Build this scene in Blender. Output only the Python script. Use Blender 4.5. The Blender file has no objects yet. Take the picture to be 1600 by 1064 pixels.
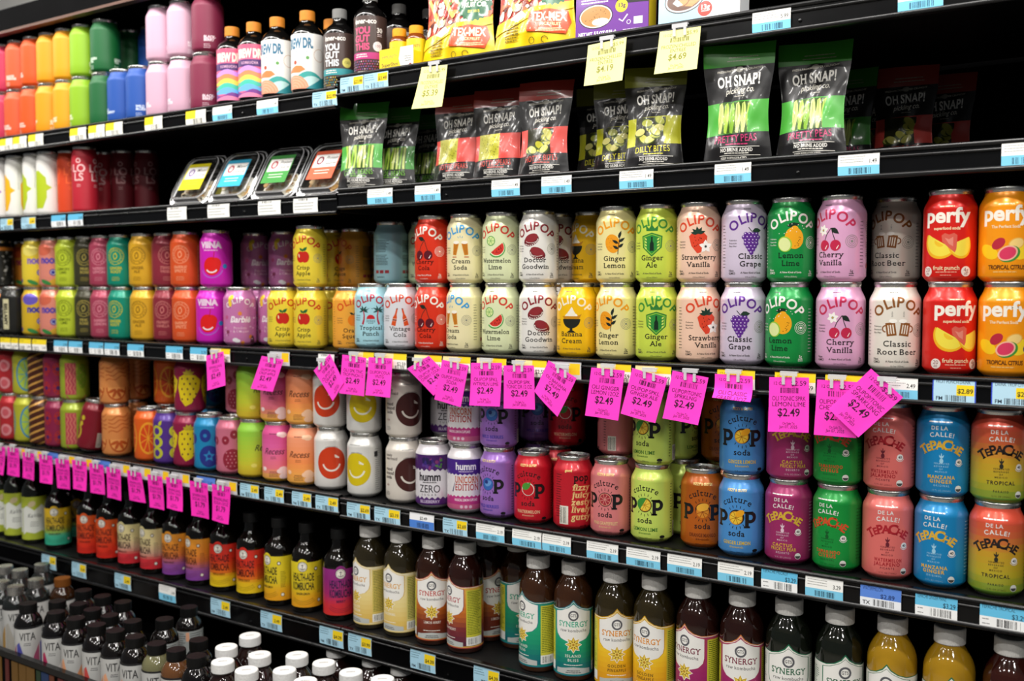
import bpy, math, random, bisect
from mathutils import Vector, Matrix
from mathutils.geometry import tessellate_polygon
R = random.Random(7)
SC = bpy.context.scene
COL = SC.collection
rad = math.radians

# ------------------------------------------------------------------ camera
CZ = 1.5
PITCH, YAW = rad(3.09), rad(33.62)
cd = bpy.data.cameras.new('camera')
cam = bpy.data.objects.new('camera', cd)
COL.objects.link(cam)
cam.location = (0, 0, CZ)
cam.rotation_euler = (math.pi / 2 - PITCH, 0, YAW)
cd.sensor_width = 36
cd.lens = 35
cd.clip_start = .05
cd.dof.use_dof = True
cd.dof.focus_distance = 1.46
cd.dof.aperture_fstop = 4.4
SC.camera = cam

# ------------------------------------------------------------------ world, lamps, exposure
SC.view_settings.view_transform = 'Standard'
SC.view_settings.look = 'None'
SC.view_settings.exposure = 0.1
SC.view_settings.gamma = 1
w = bpy.data.worlds.new('store_air')
SC.world = w
w.use_nodes = True
w.node_tree.nodes['Background'].inputs[0].default_value = (.9, .95, 1, 1)
w.node_tree.nodes['Background'].inputs[1].default_value = .08


def lamp(name, loc, size, size_y, power, rot, col=(1, .97, .93), spread=180):
    l = bpy.data.lights.new(name, 'AREA')
    l.shape = 'RECTANGLE'
    l.size, l.size_y, l.energy, l.color = size, size_y, power, col
    l.spread = rad(spread)
    o = bpy.data.objects.new(name, l)
    COL.objects.link(o)
    o.location = loc
    o.rotation_euler = [rad(a) for a in rot]
    return o


# the case's canopy strip lamp, above and in front of the shelves
lamp('canopy_lamp', (-1.4, .98, CZ + .90), 4.8, .10, 29, (14, 0, 0))
# rows of ceiling lamps over the aisle
for x, g in ((-3.0, .6), (-1.6, 1), (-.2, 1.1), (1.2, 1.1)):
    for y, p in ((.35, 11.5), (-.6, 13), (-1.4, 11.5)):
        lamp('ceiling_lamp', (x, y, 3.05), .34, .10, p * g, (0, 0, 0))
# added fill light above the case to whiten the wall; no real fixture
lamp('wall_fill_light', (-2.6, 1.75, CZ + .80), 3.0, .08, 16, (115, 0, 0))

# ------------------------------------------------------------------ pixel helpers (photo frame 1600x1064)
F = 1600 * 35 / 36.0
FW = Vector((-math.sin(YAW) * math.cos(PITCH), math.cos(YAW) * math.cos(PITCH), -math.sin(PITCH)))
RT = Vector((math.cos(YAW), math.sin(YAW), 0))
UP = RT.cross(FW)


def ray(x, y):
    return FW * F + RT * (x - 800) - UP * (y - 532)


def at(x, y, Y):
    d = ray(x, y)
    d = d * (Y / d.y)
    return Vector((d.x, d.y, d.z + CZ))


def at_z(x, y, z):
    d = ray(x, y)
    d = d * ((z - CZ) / d.z)
    return Vector((d.x, d.y, z))


def proj(p):
    q = Vector(p) - Vector((0, 0, CZ))
    k = q.dot(FW)
    return 800 + F * q.dot(RT) / k, 532 - F * q.dot(UP) / k


def x_at(px, Y, z):
    """world X of the point of plane Y, height z, seen in column px"""
    x = at(px, 532, Y).x
    for _ in range(4):
        x += at(px, proj((x, Y, z))[1], Y).x - x
    return x


# ------------------------------------------------------------------ materials
def lin(c):
    if isinstance(c, str):
        c = tuple(int(c[i:i + 2], 16) / 255 for i in (0, 2, 4))
    return tuple(v / 12.92 if v <= .04045 else ((v + .055) / 1.055) ** 2.4 for v in c[:3])


MATS = {}


def mat(name, col=None, rough=.4, metal=0., coat=0., bump=0., bscale=60., spec=.5, rvar=.06, emit=None, sat=None):
    m = bpy.data.materials.new(name)
    m.use_nodes = True
    n, l = m.node_tree.nodes, m.node_tree.links
    b = n['Principled BSDF']
    b.inputs['Metallic'].default_value = metal
    b.inputs['Specular IOR Level'].default_value = spec
    b.inputs['Coat Weight'].default_value = coat
    b.inputs['Coat Roughness'].default_value = .08
    if col is None:
        a = n.new('ShaderNodeAttribute')
        a.attribute_name = 'Col'
        l.new(a.outputs['Color'], b.inputs['Base Color'])
    else:
        b.inputs['Base Color'].default_value = (*lin(col), 1)
    t = n.new('ShaderNodeTexCoord')
    nz = n.new('ShaderNodeTexNoise')
    nz.inputs['Scale'].default_value = bscale
    nz.inputs['Detail'].default_value = 3
    l.new(t.outputs['Object'], nz.inputs['Vector'])
    mr = n.new('ShaderNodeMapRange')
    mr.inputs['To Min'].default_value = max(0, rough - rvar)
    mr.inputs['To Max'].default_value = rough + rvar
    l.new(nz.outputs[0], mr.inputs['Value'])
    l.new(mr.outputs[0], b.inputs['Roughness'])
    if bump:
        bp = n.new('ShaderNodeBump')
        bp.inputs['Strength'].default_value = bump
        bp.inputs['Distance'].default_value = .004
        l.new(nz.outputs[0], bp.inputs['Height'])
        l.new(bp.outputs[0], b.inputs['Normal'])
    MATS[name] = m
    return m


def clear_mat(name, tint=(1, 1, 1), base=.10):
    """thin clear plastic: sees through, glossier at grazing angles"""
    m = bpy.data.materials.new(name)
    m.use_nodes = True
    n, l = m.node_tree.nodes, m.node_tree.links
    n.remove(n['Principled BSDF'])
    out = n['Material Output']
    tr = n.new('ShaderNodeBsdfTransparent')
    tr.inputs[0].default_value = (*tint, 1)
    gl = n.new('ShaderNodeBsdfGlossy')
    gl.inputs['Roughness'].default_value = .08
    fr = n.new('ShaderNodeFresnel')
    fr.inputs[0].default_value = 1.5
    ad = n.new('ShaderNodeMath')
    ad.operation = 'ADD'
    ad.inputs[1].default_value = base
    l.new(fr.outputs[0], ad.inputs[0])
    mx = n.new('ShaderNodeMixShader')
    l.new(ad.outputs[0], mx.inputs[0])
    l.new(tr.outputs[0], mx.inputs[1])
    l.new(gl.outputs[0], mx.inputs[2])
    l.new(mx.outputs[0], out.inputs[0])
    MATS[name] = m


mat('can_print', None, .32, .26, .3, 0, 40, rvar=.05)
mat('can_matte', None, .5, .1, .0, 0, 40, rvar=.05)
mat('paper_print', None, .7, 0, 0, .05, 90, .25)
mat('label_print', None, .42, 0, .15, .03, 60)
mat('film_print', None, .33, 0, .35, .35, 16, rvar=.08)
mat('card_print', None, .5, 0, .1, .03, 60)
mat('aluminium', 'c9c9c6', .27, .95, 0, .02, 80)
mat('dark_glass', None, .07, 0, .3, .02, 20, rvar=.03)
mat('juice', None, .06, 0, .4, .02, 20, rvar=.04)
mat('cap_plastic', None, .5, 0, 0, .2, 220, spec=.3)
mat('black_steel', '0a0a0b', .5, 0, 0, .05, 30, spec=.25)
mat('rail_plastic', '060607', .2, 0, 0, .02, 14, spec=.45)
mat('rail_lip', '121213', .28, 0, 0, .02, 14, spec=.5)
mat('black_liner', '060607', .75, 0, 0, .08, 12, spec=.05)
mat('white_paint', 'f2f1ee', .7, 0, 0, .04, 20)
mat('bronze', '5b3d30', .4, .6, 0, .03, 20)
mat('tile', '8f8b84', .5, 0, 0, .05, 6)
mat('food', None, .6, 0, 0, .8, 90)
clear_mat('clear_plastic', (.97, .98, .98), .03)
clear_mat('clear_clip', (.93, .93, .93), .08)
_m = MATS['clear_clip'].node_tree
_d = _m.nodes.new('ShaderNodeBsdfDiffuse')          # frosted: half of the light scatters white
_d.inputs[0].default_value = (.9, .9, .92, 1)
_x = _m.nodes.new('ShaderNodeMixShader')
_x.inputs[0].default_value = .55
_o = _m.nodes['Material Output']
_m.links.new(_o.inputs[0].links[0].from_socket, _x.inputs[1])
_m.links.new(_d.outputs[0], _x.inputs[2])
_m.links.new(_x.outputs[0], _o.inputs[0])


# ------------------------------------------------------------------ mesh builder
class MB:
    def __init__(s):
        s.v, s.n, s.f, s.c, s.m = [], [], [], [], []

    def face(s, pts, col=(1, 1, 1), m='aluminium', nrm=None):
        i = len(s.v)
        s.v += [tuple(p) for p in pts]
        if nrm is None:
            nv = (0, 0, 0)
            a, b, c = Vector(pts[0]), Vector(pts[1]), Vector(pts[2])
            nv = (b - a).cross(c - a)
            if len(pts) > 3:
                nv = (Vector(pts[2]) - a).cross(Vector(pts[3]) - b)
            nv = tuple(nv.normalized())
            s.n += [nv] * len(pts)
        else:
            s.n += [tuple(q) for q in nrm]
        s.f.append(tuple(range(i, i + len(pts))))
        s.c.append(col)
        s.m.append(m)

    def box(s, a, b, m='black_steel', col=(1, 1, 1)):
        x0, y0, z0 = a
        x1, y1, z1 = b
        P = [(x0, y0, z0), (x1, y0, z0), (x1, y1, z0), (x0, y1, z0), (x0, y0, z1), (x1, y0, z1), (x1, y1, z1), (x0, y1, z1)]
        for q in ((0, 3, 2, 1), (4, 5, 6, 7), (0, 1, 5, 4), (1, 2, 6, 5), (2, 3, 7, 6), (3, 0, 4, 7)):
            s.face([P[k] for k in q], col, m)

    def lathe(s, prof, m='aluminium', col=None, seg=36, cols=None):
        """prof: (r, z) from bottom to top; smooth normals within runs; a repeated point breaks the smoothing"""
        n = len(prof)
        nr = []
        for i in range(n):
            a = prof[max(0, i - 1)]
            b = prof[min(n - 1, i + 1)]
            if i and prof[i - 1] == prof[i]: a = prof[i]
            if i < n - 1 and prof[i + 1] == prof[i]: b = prof[i]
            d = (b[0] - a[0], b[1] - a[1])
            k = math.hypot(*d) or 1
            nr.append((d[1] / k, -d[0] / k))
        for i in range(n - 1):
            if prof[i] == prof[i + 1]: continue
            for k in range(seg):
                t0, t1 = 2 * math.pi * k / seg, 2 * math.pi * (k + 1) / seg
                P, N = [], []
                for (j, t) in ((i, t0), (i, t1), (i + 1, t1), (i + 1, t0)):
                    st, ct = math.sin(t), -math.cos(t)
                    P.append((prof[j][0] * st, prof[j][0] * ct, prof[j][1]))
                    N.append((nr[j][0] * st, nr[j][0] * ct, nr[j][1]))
                if prof[i][0] < 1e-6: P, N = P[1:], N[1:]
                elif prof[i + 1][0] < 1e-6: P, N = P[:3], N[:3]
                s.face(P, cols(prof[i][1]) if cols else (col or (1, 1, 1)), m, N)

    def surf(s, sf, colf, m, off=0, sub=1):
        ax = lambda L: [L[i] + (L[i + 1] - L[i]) * k / sub for i in range(len(L) - 1) for k in range(sub)] + [L[-1]]
        A, Z = ax(sf.S), ax(sf.Z)
        for i in range(len(A) - 1):
            for j in range(len(Z) - 1):
                q = [(A[i], Z[j]), (A[i + 1], Z[j]), (A[i + 1], Z[j + 1]), (A[i], Z[j + 1])]
                r = [sf.pt(a, b, off) for a, b in q]
                c = colf((A[i] + A[i + 1]) / 2, (Z[j] + Z[j + 1]) / 2) if callable(colf) else colf
                if sf.tri:
                    for t in ((0, 1, 3), (1, 2, 3)): s.face([r[k][0] for k in t], c, m, [r[k][1] for k in t])
                    continue
                s.face([a for a, b in r], c, m, [b for a, b in r])

    def art(s, sf, art, m, off=.0001, step=.000005):
        for k, (V, T, c) in enumerate(art.sh):
            o = off + step * k
            for t in T:
                for poly in sf.cut([V[i] for i in t]):
                    if sum(poly[i - 1][0] * poly[i][1] - poly[i][0] * poly[i - 1][1] for i in range(len(poly))) < 0: poly = poly[::-1]
                    if sf.tri:
                        cx, cz = sum(v[0] for v in poly) / len(poly), sum(v[1] for v in poly) / len(poly)
                        poly = [(a + (cx - a) * 1e-5, b + (cz - b) * 1e-5) for a, b in poly]
                    r = [sf.pt(a, b, o) for a, b in poly]
                    s.face([a for a, b in r], c, m, [b for a, b in r])

    def mesh(s, name):
        me = bpy.data.meshes.new(name)
        me.from_pydata(s.v, [], s.f)
        names = sorted(set(s.m))
        for q in names: me.materials.append(MATS[q])
        ix = {q: i for i, q in enumerate(names)}
        me.polygons.foreach_set('material_index', [ix[q] for q in s.m])
        me.polygons.foreach_set('use_smooth', [True] * len(s.f))
        at_ = me.color_attributes.new('Col', 'FLOAT_COLOR', 'CORNER')
        buf = []
        for f, c in zip(s.f, s.c): buf += [c[0], c[1], c[2], 1.] * len(f)
        at_.data.foreach_set('color', buf)
        me.update()
        me.normals_split_custom_set_from_vertices(s.n)
        return me

    def build(s, name, parent=None):
        return link(name, s.mesh(name), parent)


def link(name, me, parent=None):
    o = bpy.data.objects.new(name, me)
    COL.objects.link(o)
    o.parent = parent
    return o


def tag(o, label, cat, group=None, kind=None):
    if label: o['label'] = label
    if cat: o['category'] = cat
    if group: o['group'] = group
    if kind: o['kind'] = kind
    return o


def thing(name, loc, rz=0):
    o = bpy.data.objects.new(name, None)
    COL.objects.link(o)
    o.empty_display_size = .03
    o.location = loc
    o.rotation_euler = (0, 0, rz)
    return o


class Surf:
    """a printable surface over (s, z): nodes on a grid, straight in between, so prints lie exactly on its facets"""

    tri = False       # True: every cell is two flat triangles (for surfaces that bend both ways)

    def __init__(q, S, Z, f, tri=False):
        q.S, q.Z, q.tri = S, Z, tri
        q.N = [[f(a, b) for b in Z] for a in S]

    def pt(q, s, z, off):
        i = min(max(bisect.bisect_right(q.S, s) - 1, 0), len(q.S) - 2)
        j = min(max(bisect.bisect_right(q.Z, z) - 1, 0), len(q.Z) - 2)
        a = (s - q.S[i]) / (q.S[i + 1] - q.S[i])
        b = (z - q.Z[j]) / (q.Z[j + 1] - q.Z[j])
        if q.tri:
            k = a + b <= 1 + 1e-7
            o, u, v = (q.N[i][j], q.N[i + 1][j], q.N[i][j + 1]) if k else (q.N[i + 1][j + 1], q.N[i][j + 1], q.N[i + 1][j])
            if not k: a, b = 1 - a, 1 - b
            c = 1 - a - b
            return (o[0] + o[1] * off) * c + (u[0] + u[1] * off) * a + (v[0] + v[1] * off) * b, (o[1] * c + u[1] * a + v[1] * b).normalized()
        P, M = Vector((0, 0, 0)), Vector((0, 0, 0))
        for di, wa in ((0, 1 - a), (1, a)):
            for dj, wb in ((0, 1 - b), (1, b)):
                p, n = q.N[i + di][j + dj]
                P += (p + n * off) * (wa * wb)
                M += n * (wa * wb)
        return P, M.normalized()

    def cut(q, tri):
        out = [tri]
        for ax, L in ((0, q.S), (1, q.Z)):
            nxt = []
            for p in out:
                lo, hi = min(v[ax] for v in p), max(v[ax] for v in p)
                if hi <= L[0] or lo >= L[-1]: continue
                i0 = max(bisect.bisect_right(L, lo) - 1, 0)
                i1 = min(bisect.bisect_left(L, hi), len(L) - 1)
                for i in range(i0, i1):
                    c = p
                    if lo < L[i]: c = _clip(c, ax, L[i], 1)
                    if hi > L[i + 1]: c = _clip(c, ax, L[i + 1], -1)
                    if len(c) > 2: nxt.append(c)
            out = nxt
        if q.tri:
            nxt = []
            for p in out:
                cx, cz = sum(v[0] for v in p) / len(p), sum(v[1] for v in p) / len(p)
                i = min(max(bisect.bisect_right(q.S, cx) - 1, 0), len(q.S) - 2)
                j = min(max(bisect.bisect_right(q.Z, cz) - 1, 0), len(q.Z) - 2)
                ds, dz = q.S[i + 1] - q.S[i], q.Z[j + 1] - q.Z[j]
                for sg in (1, -1):
                    c = _half(p, lambda v: sg * (1 - (v[0] - q.S[i]) / ds - (v[1] - q.Z[j]) / dz))
                    if len(c) > 2: nxt.append(c)
            out = nxt
        return [p for p in out if _area(p) > 1e-12]


def _area(p):
    return abs(sum(p[i - 1][0] * p[i][1] - p[i][0] * p[i - 1][1] for i in range(len(p)))) / 2


def _half(p, d):
    out = []
    for i in range(len(p)):
        a, b = p[i - 1], p[i]
        da, db = d(a), d(b)
        if (da < 0) != (db < 0):
            t = da / (da - db)
            out.append((a[0] + (b[0] - a[0]) * t, a[1] + (b[1] - a[1]) * t))
        if db >= 0: out.append(b)
    return out


def _clip(p, ax, v, sg):
    out = []
    for i in range(len(p)):
        a, b = p[i - 1], p[i]
        da, db = (a[ax] - v) * sg, (b[ax] - v) * sg
        if (da < 0) != (db < 0):
            t = da / (da - db)
            out.append((a[0] + (b[0] - a[0]) * t, a[1] + (b[1] - a[1]) * t))
        if db >= 0: out.append(b)
    return out


def lathe_surf(prof, seg, arc=None, R0=None):
    """prof [(r,z)] -> Surf over arc length s (metres at radius R0) and z"""
    R0 = R0 or max(r for r, z in prof)
    st = 2 * math.pi * R0 / seg
    k = seg // 2 if arc is None else int(math.ceil(arc / st))
    S = [st * i for i in range(-k, k + 1)]
    Z = [z for r, z in prof]
    rr = dict((round(z, 6), r) for r, z in prof)
    n = len(prof)
    sl = {}
    for i, (r, z) in enumerate(prof):
        a, b = prof[max(0, i - 1)], prof[min(n - 1, i + 1)]
        d = Vector((b[1] - a[1], -(b[0] - a[0]))).normalized()
        sl[round(z, 6)] = d

    def f(s, z):
        t = s / R0
        r, d = rr[round(z, 6)], sl[round(z, 6)]
        return Vector((r * math.sin(t), -r * math.cos(t), z)), Vector((d.x * math.sin(t), -d.x * math.cos(t), d.y))
    return Surf(S, Z, f)


def flat_surf(w, h, f=None, nx=1, nz=1):
    S = [-w / 2 + w * i / nx for i in range(nx + 1)]
    Z = [h * i / nz for i in range(nz + 1)]
    f = f or (lambda s, z: (Vector((s, 0, z)), Vector((0, -1, 0))))
    return Surf(S, Z, f)


# ------------------------------------------------------------------ glyphs
_G = {}


def _raw(ch, bold, res=3):
    cu = bpy.data.curves.new('g', 'FONT')
    cu.body = ch
    cu.resolution_u = res
    cu.offset = bold
    o = bpy.data.objects.new('g', cu)
    me = o.to_mesh()
    me.calc_loop_triangles()
    V = [(v.co.x, v.co.y) for v in me.vertices]
    T = [tuple(t.vertices) for t in me.loop_triangles]
    cnt = {}
    for p in me.polygons:
        for e in p.edge_keys: cnt[e] = cnt.get(e, 0) + 1
    B = [e for e, k in cnt.items() if k == 1]
    o.to_mesh_clear()
    bpy.data.objects.remove(o)
    bpy.data.curves.remove(cu)
    return V, T, B


def _w(s):
    V = _raw(s, 0)[0]
    return max(v[0] for v in V) - min(v[0] for v in V)


_CAP = max(v[1] for v in _raw('H', 0)[0])
_XH = max(v[1] for v in _raw('x', 0)[0])
_BAR = _w('||')


def glyph(ch, bold=0, serif=0, res=3):
    k = (ch, bold, serif, res)
    if k not in _G:
        if ch == ' ':
            _G[k] = ([], [], .33)
        else:
            V, T, B = _raw(ch, bold, res)
            adv = _w('|' + ch + '|') - _BAR
            V, T = list(V), list(T)
            lo = min(v[1] for v in V)          # foot of a descender
            if lo > -.1: lo = 9
            if serif:
                for a, b in B:
                    (x0, y0), (x1, y1) = V[a], V[b]
                    if abs(y0 - y1) < .012 and .035 < abs(x0 - x1) < .2:
                        for lv, sg in ((0, 1), (_CAP, -1), (_XH, -1), (lo, 1)):
                            if abs(y0 - lv) < .035 + bold:
                                xa, xb = min(x0, x1) - .05, max(x0, x1) + .05
                                i = len(V)
                                V += [(xa, y0), (xb, y0), (xb, y0 + sg * .085), (xa, y0 + sg * .085)]
                                T += [(i, i + 1, i + 2), (i, i + 2, i + 3)]
                adv += .06
            _G[k] = ([(x / _CAP, y / _CAP) for x, y in V], T, adv / _CAP)
    V, T, adv = _G[k]
    return V, T, adv


# ------------------------------------------------------------------ flat artwork (millimetres)
K = .001


class Art:
    def __init__(s):
        s.sh = []

    def add(s, V, T, col):
        s.sh.append(([(x * K, z * K) for x, z in V], T, lin(col)))

    def poly(s, col, pts, at=(0, 0), sc=1, rot=0, fx=1):
        c, n = math.cos(rad(rot)), math.sin(rad(rot))
        P = [(at[0] + sc * (x * fx * c - z * n), at[1] + sc * (x * fx * n + z * c)) for x, z in pts]
        s.add(P, tessellate_polygon([[Vector((x, z, 0)) for x, z in P]]), col)

    def rect(s, col, x0, z0, x1, z1):
        s.add([(x0, z0), (x1, z0), (x1, z1), (x0, z1)], [(0, 1, 2), (0, 2, 3)], col)

    def ell(s, col, x, z, a, b=None, rot=0, t0=0, t1=360, n=None):
        b = a if b is None else b
        n = n or max(8, min(36, int(6 + 2.2 * max(a, b))))
        P = [(a * math.cos(rad(t0 + (t1 - t0) * i / n)), b * math.sin(rad(t0 + (t1 - t0) * i / n))) for i in range(n + (t1 - t0 < 360))]
        s.poly(col, P, (x, z), 1, rot)

    def stroke(s, col, pts, w, w1=None):
        w1 = w if w1 is None else w1
        V, T, n = [], [], len(pts)
        for i, (x, z) in enumerate(pts):
            a, b = pts[max(0, i - 1)], pts[min(n - 1, i + 1)]
            d = math.hypot(b[0] - a[0], b[1] - a[1]) or 1
            h = (w + (w1 - w) * i / max(1, n - 1)) / 2
            nx, nz = -(b[1] - a[1]) / d * h, (b[0] - a[0]) / d * h
            V += [(x + nx, z + nz), (x - nx, z - nz)]
        for i in range(n - 1):
            T += [(2 * i, 2 * i + 1, 2 * i + 3), (2 * i, 2 * i + 3, 2 * i + 2)]
        s.add(V, T, col)

    def arcline(s, col, x, z, r, t0, t1, w, n=14, rz=None):
        s.stroke(col, [(x + r * math.cos(rad(t0 + (t1 - t0) * i / n)), z + (rz or r) * math.sin(rad(t0 + (t1 - t0) * i / n))) for i in range(n + 1)], w)

    def star(s, col, x, z, r0, r1, n, rot=90):
        s.poly(col, [((r0, r1)[i % 2] * math.cos(rad(rot + 180 * i / n)), (r0, r1)[i % 2] * math.sin(rad(rot + 180 * i / n))) for i in range(2 * n)], (x, z))

    def leaf(s, col, x, z, L, w, rot):
        s.poly(col, [(0, 0), (L * .3, w * .45), (L * .6, w * .42), (L, 0), (L * .6, -w * .42), (L * .3, -w * .45)], (x, z), 1, rot)

    def text(s, col, t, x, z, h, al='c', b=0, sf=0, sx=1, rot=0, sk=0, sp=0, fit=None):
        G = [glyph(c, b, sf, 5 if h > 10 else 3) for c in t]
        W = sum(g[2] * sx + sp for g in G) * h
        if fit and W > fit:
            sx *= fit / W
            W = fit
        p = {'c': -W / 2, 'l': 0, 'r': -W}[al]
        cr, sr = math.cos(rad(rot)), math.sin(rad(rot))
        VV, TT = [], []
        for V, T, a in G:
            i = len(VV)
            for gx, gz in V:
                u, v = p + (gx * sx + gz * sk) * h, gz * h
                VV.append((x + u * cr - v * sr, z + u * sr + v * cr))
            TT += [tuple(k + i for k in q) for q in T]
            p += (a * sx + sp) * h
        if TT: s.add(VV, TT, col)

    def arc(s, col, t, x, z, r, h, b=0, sf=0, sx=1, sp=0, span=None, wob=None):
        """text on the arch of radius r whose crown is at (x, z)"""
        G = [glyph(c, b, sf, 6 if h > 10 else 3) for c in t]
        W = sum(g[2] * sx + sp for g in G) * h
        k = (rad(span) * r / W) if span else 1
        a = -W * k / 2 / r
        VV, TT = [], []
        for n_, (V, T, ad) in enumerate(G):
            i = len(VV)
            da = (ad * sx + sp) * h * k / r
            am = a + da / 2
            hh = h * (wob[n_ % len(wob)] if wob else 1)
            for gx, gz in V:
                u, v = (gx - ad / 2 + .0) * sx * hh, gz * hh
                px, pz = x + r * math.sin(am), z - r + r * math.cos(am)
                VV.append((px + u * math.cos(am) + v * math.sin(am), pz - u * math.sin(am) + v * math.cos(am)))
            TT += [tuple(q + i for q in w_) for w_ in T]
            a += da
        s.add(VV, TT, col)

    def lines(s, col, x, z, w, n, dz, h=.5, al='c', seed=1):
        """rows of print too small to read"""
        r = random.Random(seed)
        V, T = [], []
        for k in range(n):
            ww = w * r.uniform(.72, 1)
            xx = x - (ww / 2 if al == 'c' else 0)
            e = xx + ww
            while xx < e - .3:
                q = min(r.uniform(.8, 2.6) * max(h, .4) * 1.6, e - xx)
                i, z0 = len(V), z - k * dz
                V += [(xx, z0), (xx + q, z0), (xx + q, z0 + h), (xx, z0 + h)]
                T += [(i, i + 1, i + 2), (i, i + 2, i + 3)]
                xx += q + .45 * max(h, .4)
        s.add(V, T, col)

    def bars(s, col, x, z, w, h, n=22, seed=1):
        r = random.Random(seed)
        q = w / n
        V, T = [], []
        for i in range(n):
            if r.random() < .8:
                k, x0 = len(V), x + i * q
                x1 = x0 + q * r.choice((.35, .5, .8))
                V += [(x0, z), (x1, z), (x1, z + h), (x0, z + h)]
                T += [(k, k + 1, k + 2), (k, k + 2, k + 3)]
        s.add(V, T, col)

    def blobs(s, cols, x0, z0, x1, z1, n, a, b, seed=1):
        r = random.Random(seed)
        for i in range(n):
            ra = r.uniform(a, b)
            P = [(ra * r.uniform(.7, 1.1) * math.cos(t * math.pi / 4), ra * r.uniform(.4, .9) * math.sin(t * math.pi / 4)) for t in range(8)]
            s.poly(r.choice(cols), P, (r.uniform(x0, x1), r.uniform(z0, z1)), 1, r.uniform(0, 180))
# ------------------------------------------------------------------ can shells
CAN_R = .0331
CAN_PROF = [(.0262, .0030), (.0300, .0062), (.0331, .0105), (.0331, .030), (.0331, .060), (.0331, .0955), (.0327, .0985), (.0318, .1013), (.0305, .1041), (.0291, .1069), (.0277, .1098), (.0268, .1124), (.0263, .1150)]
CSURF = lathe_surf(CAN_PROF, 64)
LID_PROF = [(.0263, .1150), (.0268, .1168), (.0274, .1184), (.0274, .1206), (.0269, .1217), (.0262, .1220), (.0254, .1214), (.0250, .1180), (.0244, .1168), (.0236, .1172), (.0232, .1188), (.0228, .1191), (0, .1191)]
BASE_PROF = [(0, .0085), (.012, .0075), (.0215, .0022), (.0232, 0), (.0243, .0003), (.0262, .0030)]
STACK = .1195
_lid = None


def lid_mesh():
    global _lid
    if _lid is None:
        b = MB()
        b.lathe(LID_PROF, 'aluminium', seg=40)
        _lid = b.mesh('lid')
    return _lid


_tab = None


def tab_mesh():
    global _tab
    if _tab is None:
        b = MB()
        for z0, z1 in ((.1195, .1206),):
            n = 18
            o = [(.0078 * math.cos(2 * math.pi * i / n), .0035 + .0115 * math.sin(2 * math.pi * i / n)) for i in range(n)]
            q = [(.0042 * math.cos(2 * math.pi * i / n), .0085 + .0042 * math.sin(2 * math.pi * i / n)) for i in range(n)]
            for i in range(n):
                j = (i + 1) % n
                b.face([(*o[i], z1), (*o[j], z1), (*q[j], z1), (*q[i], z1)])
                b.face([(*o[i], z0), (*o[j], z0), (*o[j], z1), (*o[i], z1)])
                b.face([(*q[j], z0), (*q[i], z0), (*q[i], z1), (*q[j], z1)])
        b.lathe([(0, .1192), (.003, .1192), (.003, .1209), (0, .1212)], seg=12)
        _tab = b.mesh('pull_tab')
    return _tab


def ramp(stops):
    """[(z mm, colour)] -> colour at z (m), blended in linear light"""
    st = [(z * K, lin(c)) for z, c in stops]

    def f(z):
        if z <= st[0][0]: return st[0][1]
        for (a, c), (b, d) in zip(st, st[1:]):
            if z <= b:
                t = (z - a) / (b - a)
                return tuple(p + (q - p) * t for p, q in zip(c, d))
        return st[-1][1]
    return f


def can_mesh(base, art, m='can_print'):
    b = MB()
    b.lathe(BASE_PROF, 'aluminium', seg=40)
    if isinstance(base, str):
        c = lin(base)
        b.surf(CSURF, lambda s, z: c, m)
    else:
        g = ramp(base)
        S = Surf.__new__(Surf)
        S.S = CSURF.S
        zz = sorted(set(CSURF.Z + [.0105 + .0085 * i for i in range(1, 10)]))
        S.Z = zz
        full = []
        for i, s in enumerate(CSURF.S): full.append([CSURF.pt(s, z, 0) for z in zz])
        S.N = full
        b.surf(S, lambda s, z: g(z), m)
    if art: b.art(CSURF, art, m)
    return b.mesh('body')


# ------------------------------------------------------------------ prints: arch-lettered sodas (front icons)
def ic_apple(a, x, z):
    a.ell('c8281c', x - 3.6, z - 2, 6.6, 8.4)
    a.ell('c8281c', x + 3.6, z - 2, 6.6, 8.4)
    a.stroke('2a2a1a', [(x, z + 5), (x + .6, z + 10)], 1)
    a.leaf('1f6a35', x + .4, z + 7, 9, 5, 40)
    a.leaf('1f6a35', x, z + 7, 7, 4, 140)
    a.ell('f3e9b0', x - 6, z, .9, 3, 10)


def ic_orange(a, x, z):
    a.ell('ef7d14', x, z - 3, 9.2)
    a.stroke('222222', [(x, z + 5), (x + 1, z + 8)], 1)
    a.leaf('26301c', x, z + 6, 9, 5, 25)
    a.leaf('26301c', x, z + 6, 7, 4, 155)


def ic_palm(a, x, z):
    for sx in (-1, 1):
        a.stroke('b8203a', [(x + sx * 14, z - 15), (x + sx * 11.5, z - 7), (x + sx * 11, z), (x + sx * 12.5, z + 8)], 3.4, 1.8)
        for r in (10, 50, 110, 150, 200, 340):
            a.leaf('1d4a44', x + sx * 12.5, z + 8, 9, 3.2, r)
    a.ell('c8232e', x, z - 6, 7, 7, 0, 0, 180)
    for k in range(3):
        for i in range(-2 + k // 2, 3 - k // 2): a.rect('2d4a56', x + i * 3 - 1, z - 8.6 - 2.4 * k, x + i * 3 + 1, z - 7.6 - 2.4 * k)
    for i in (-4, 3): a.stroke('2d4a56', [(x + i - 2, z + 12), (x + i, z + 10.8), (x + i + 2, z + 12)], .6)


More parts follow.
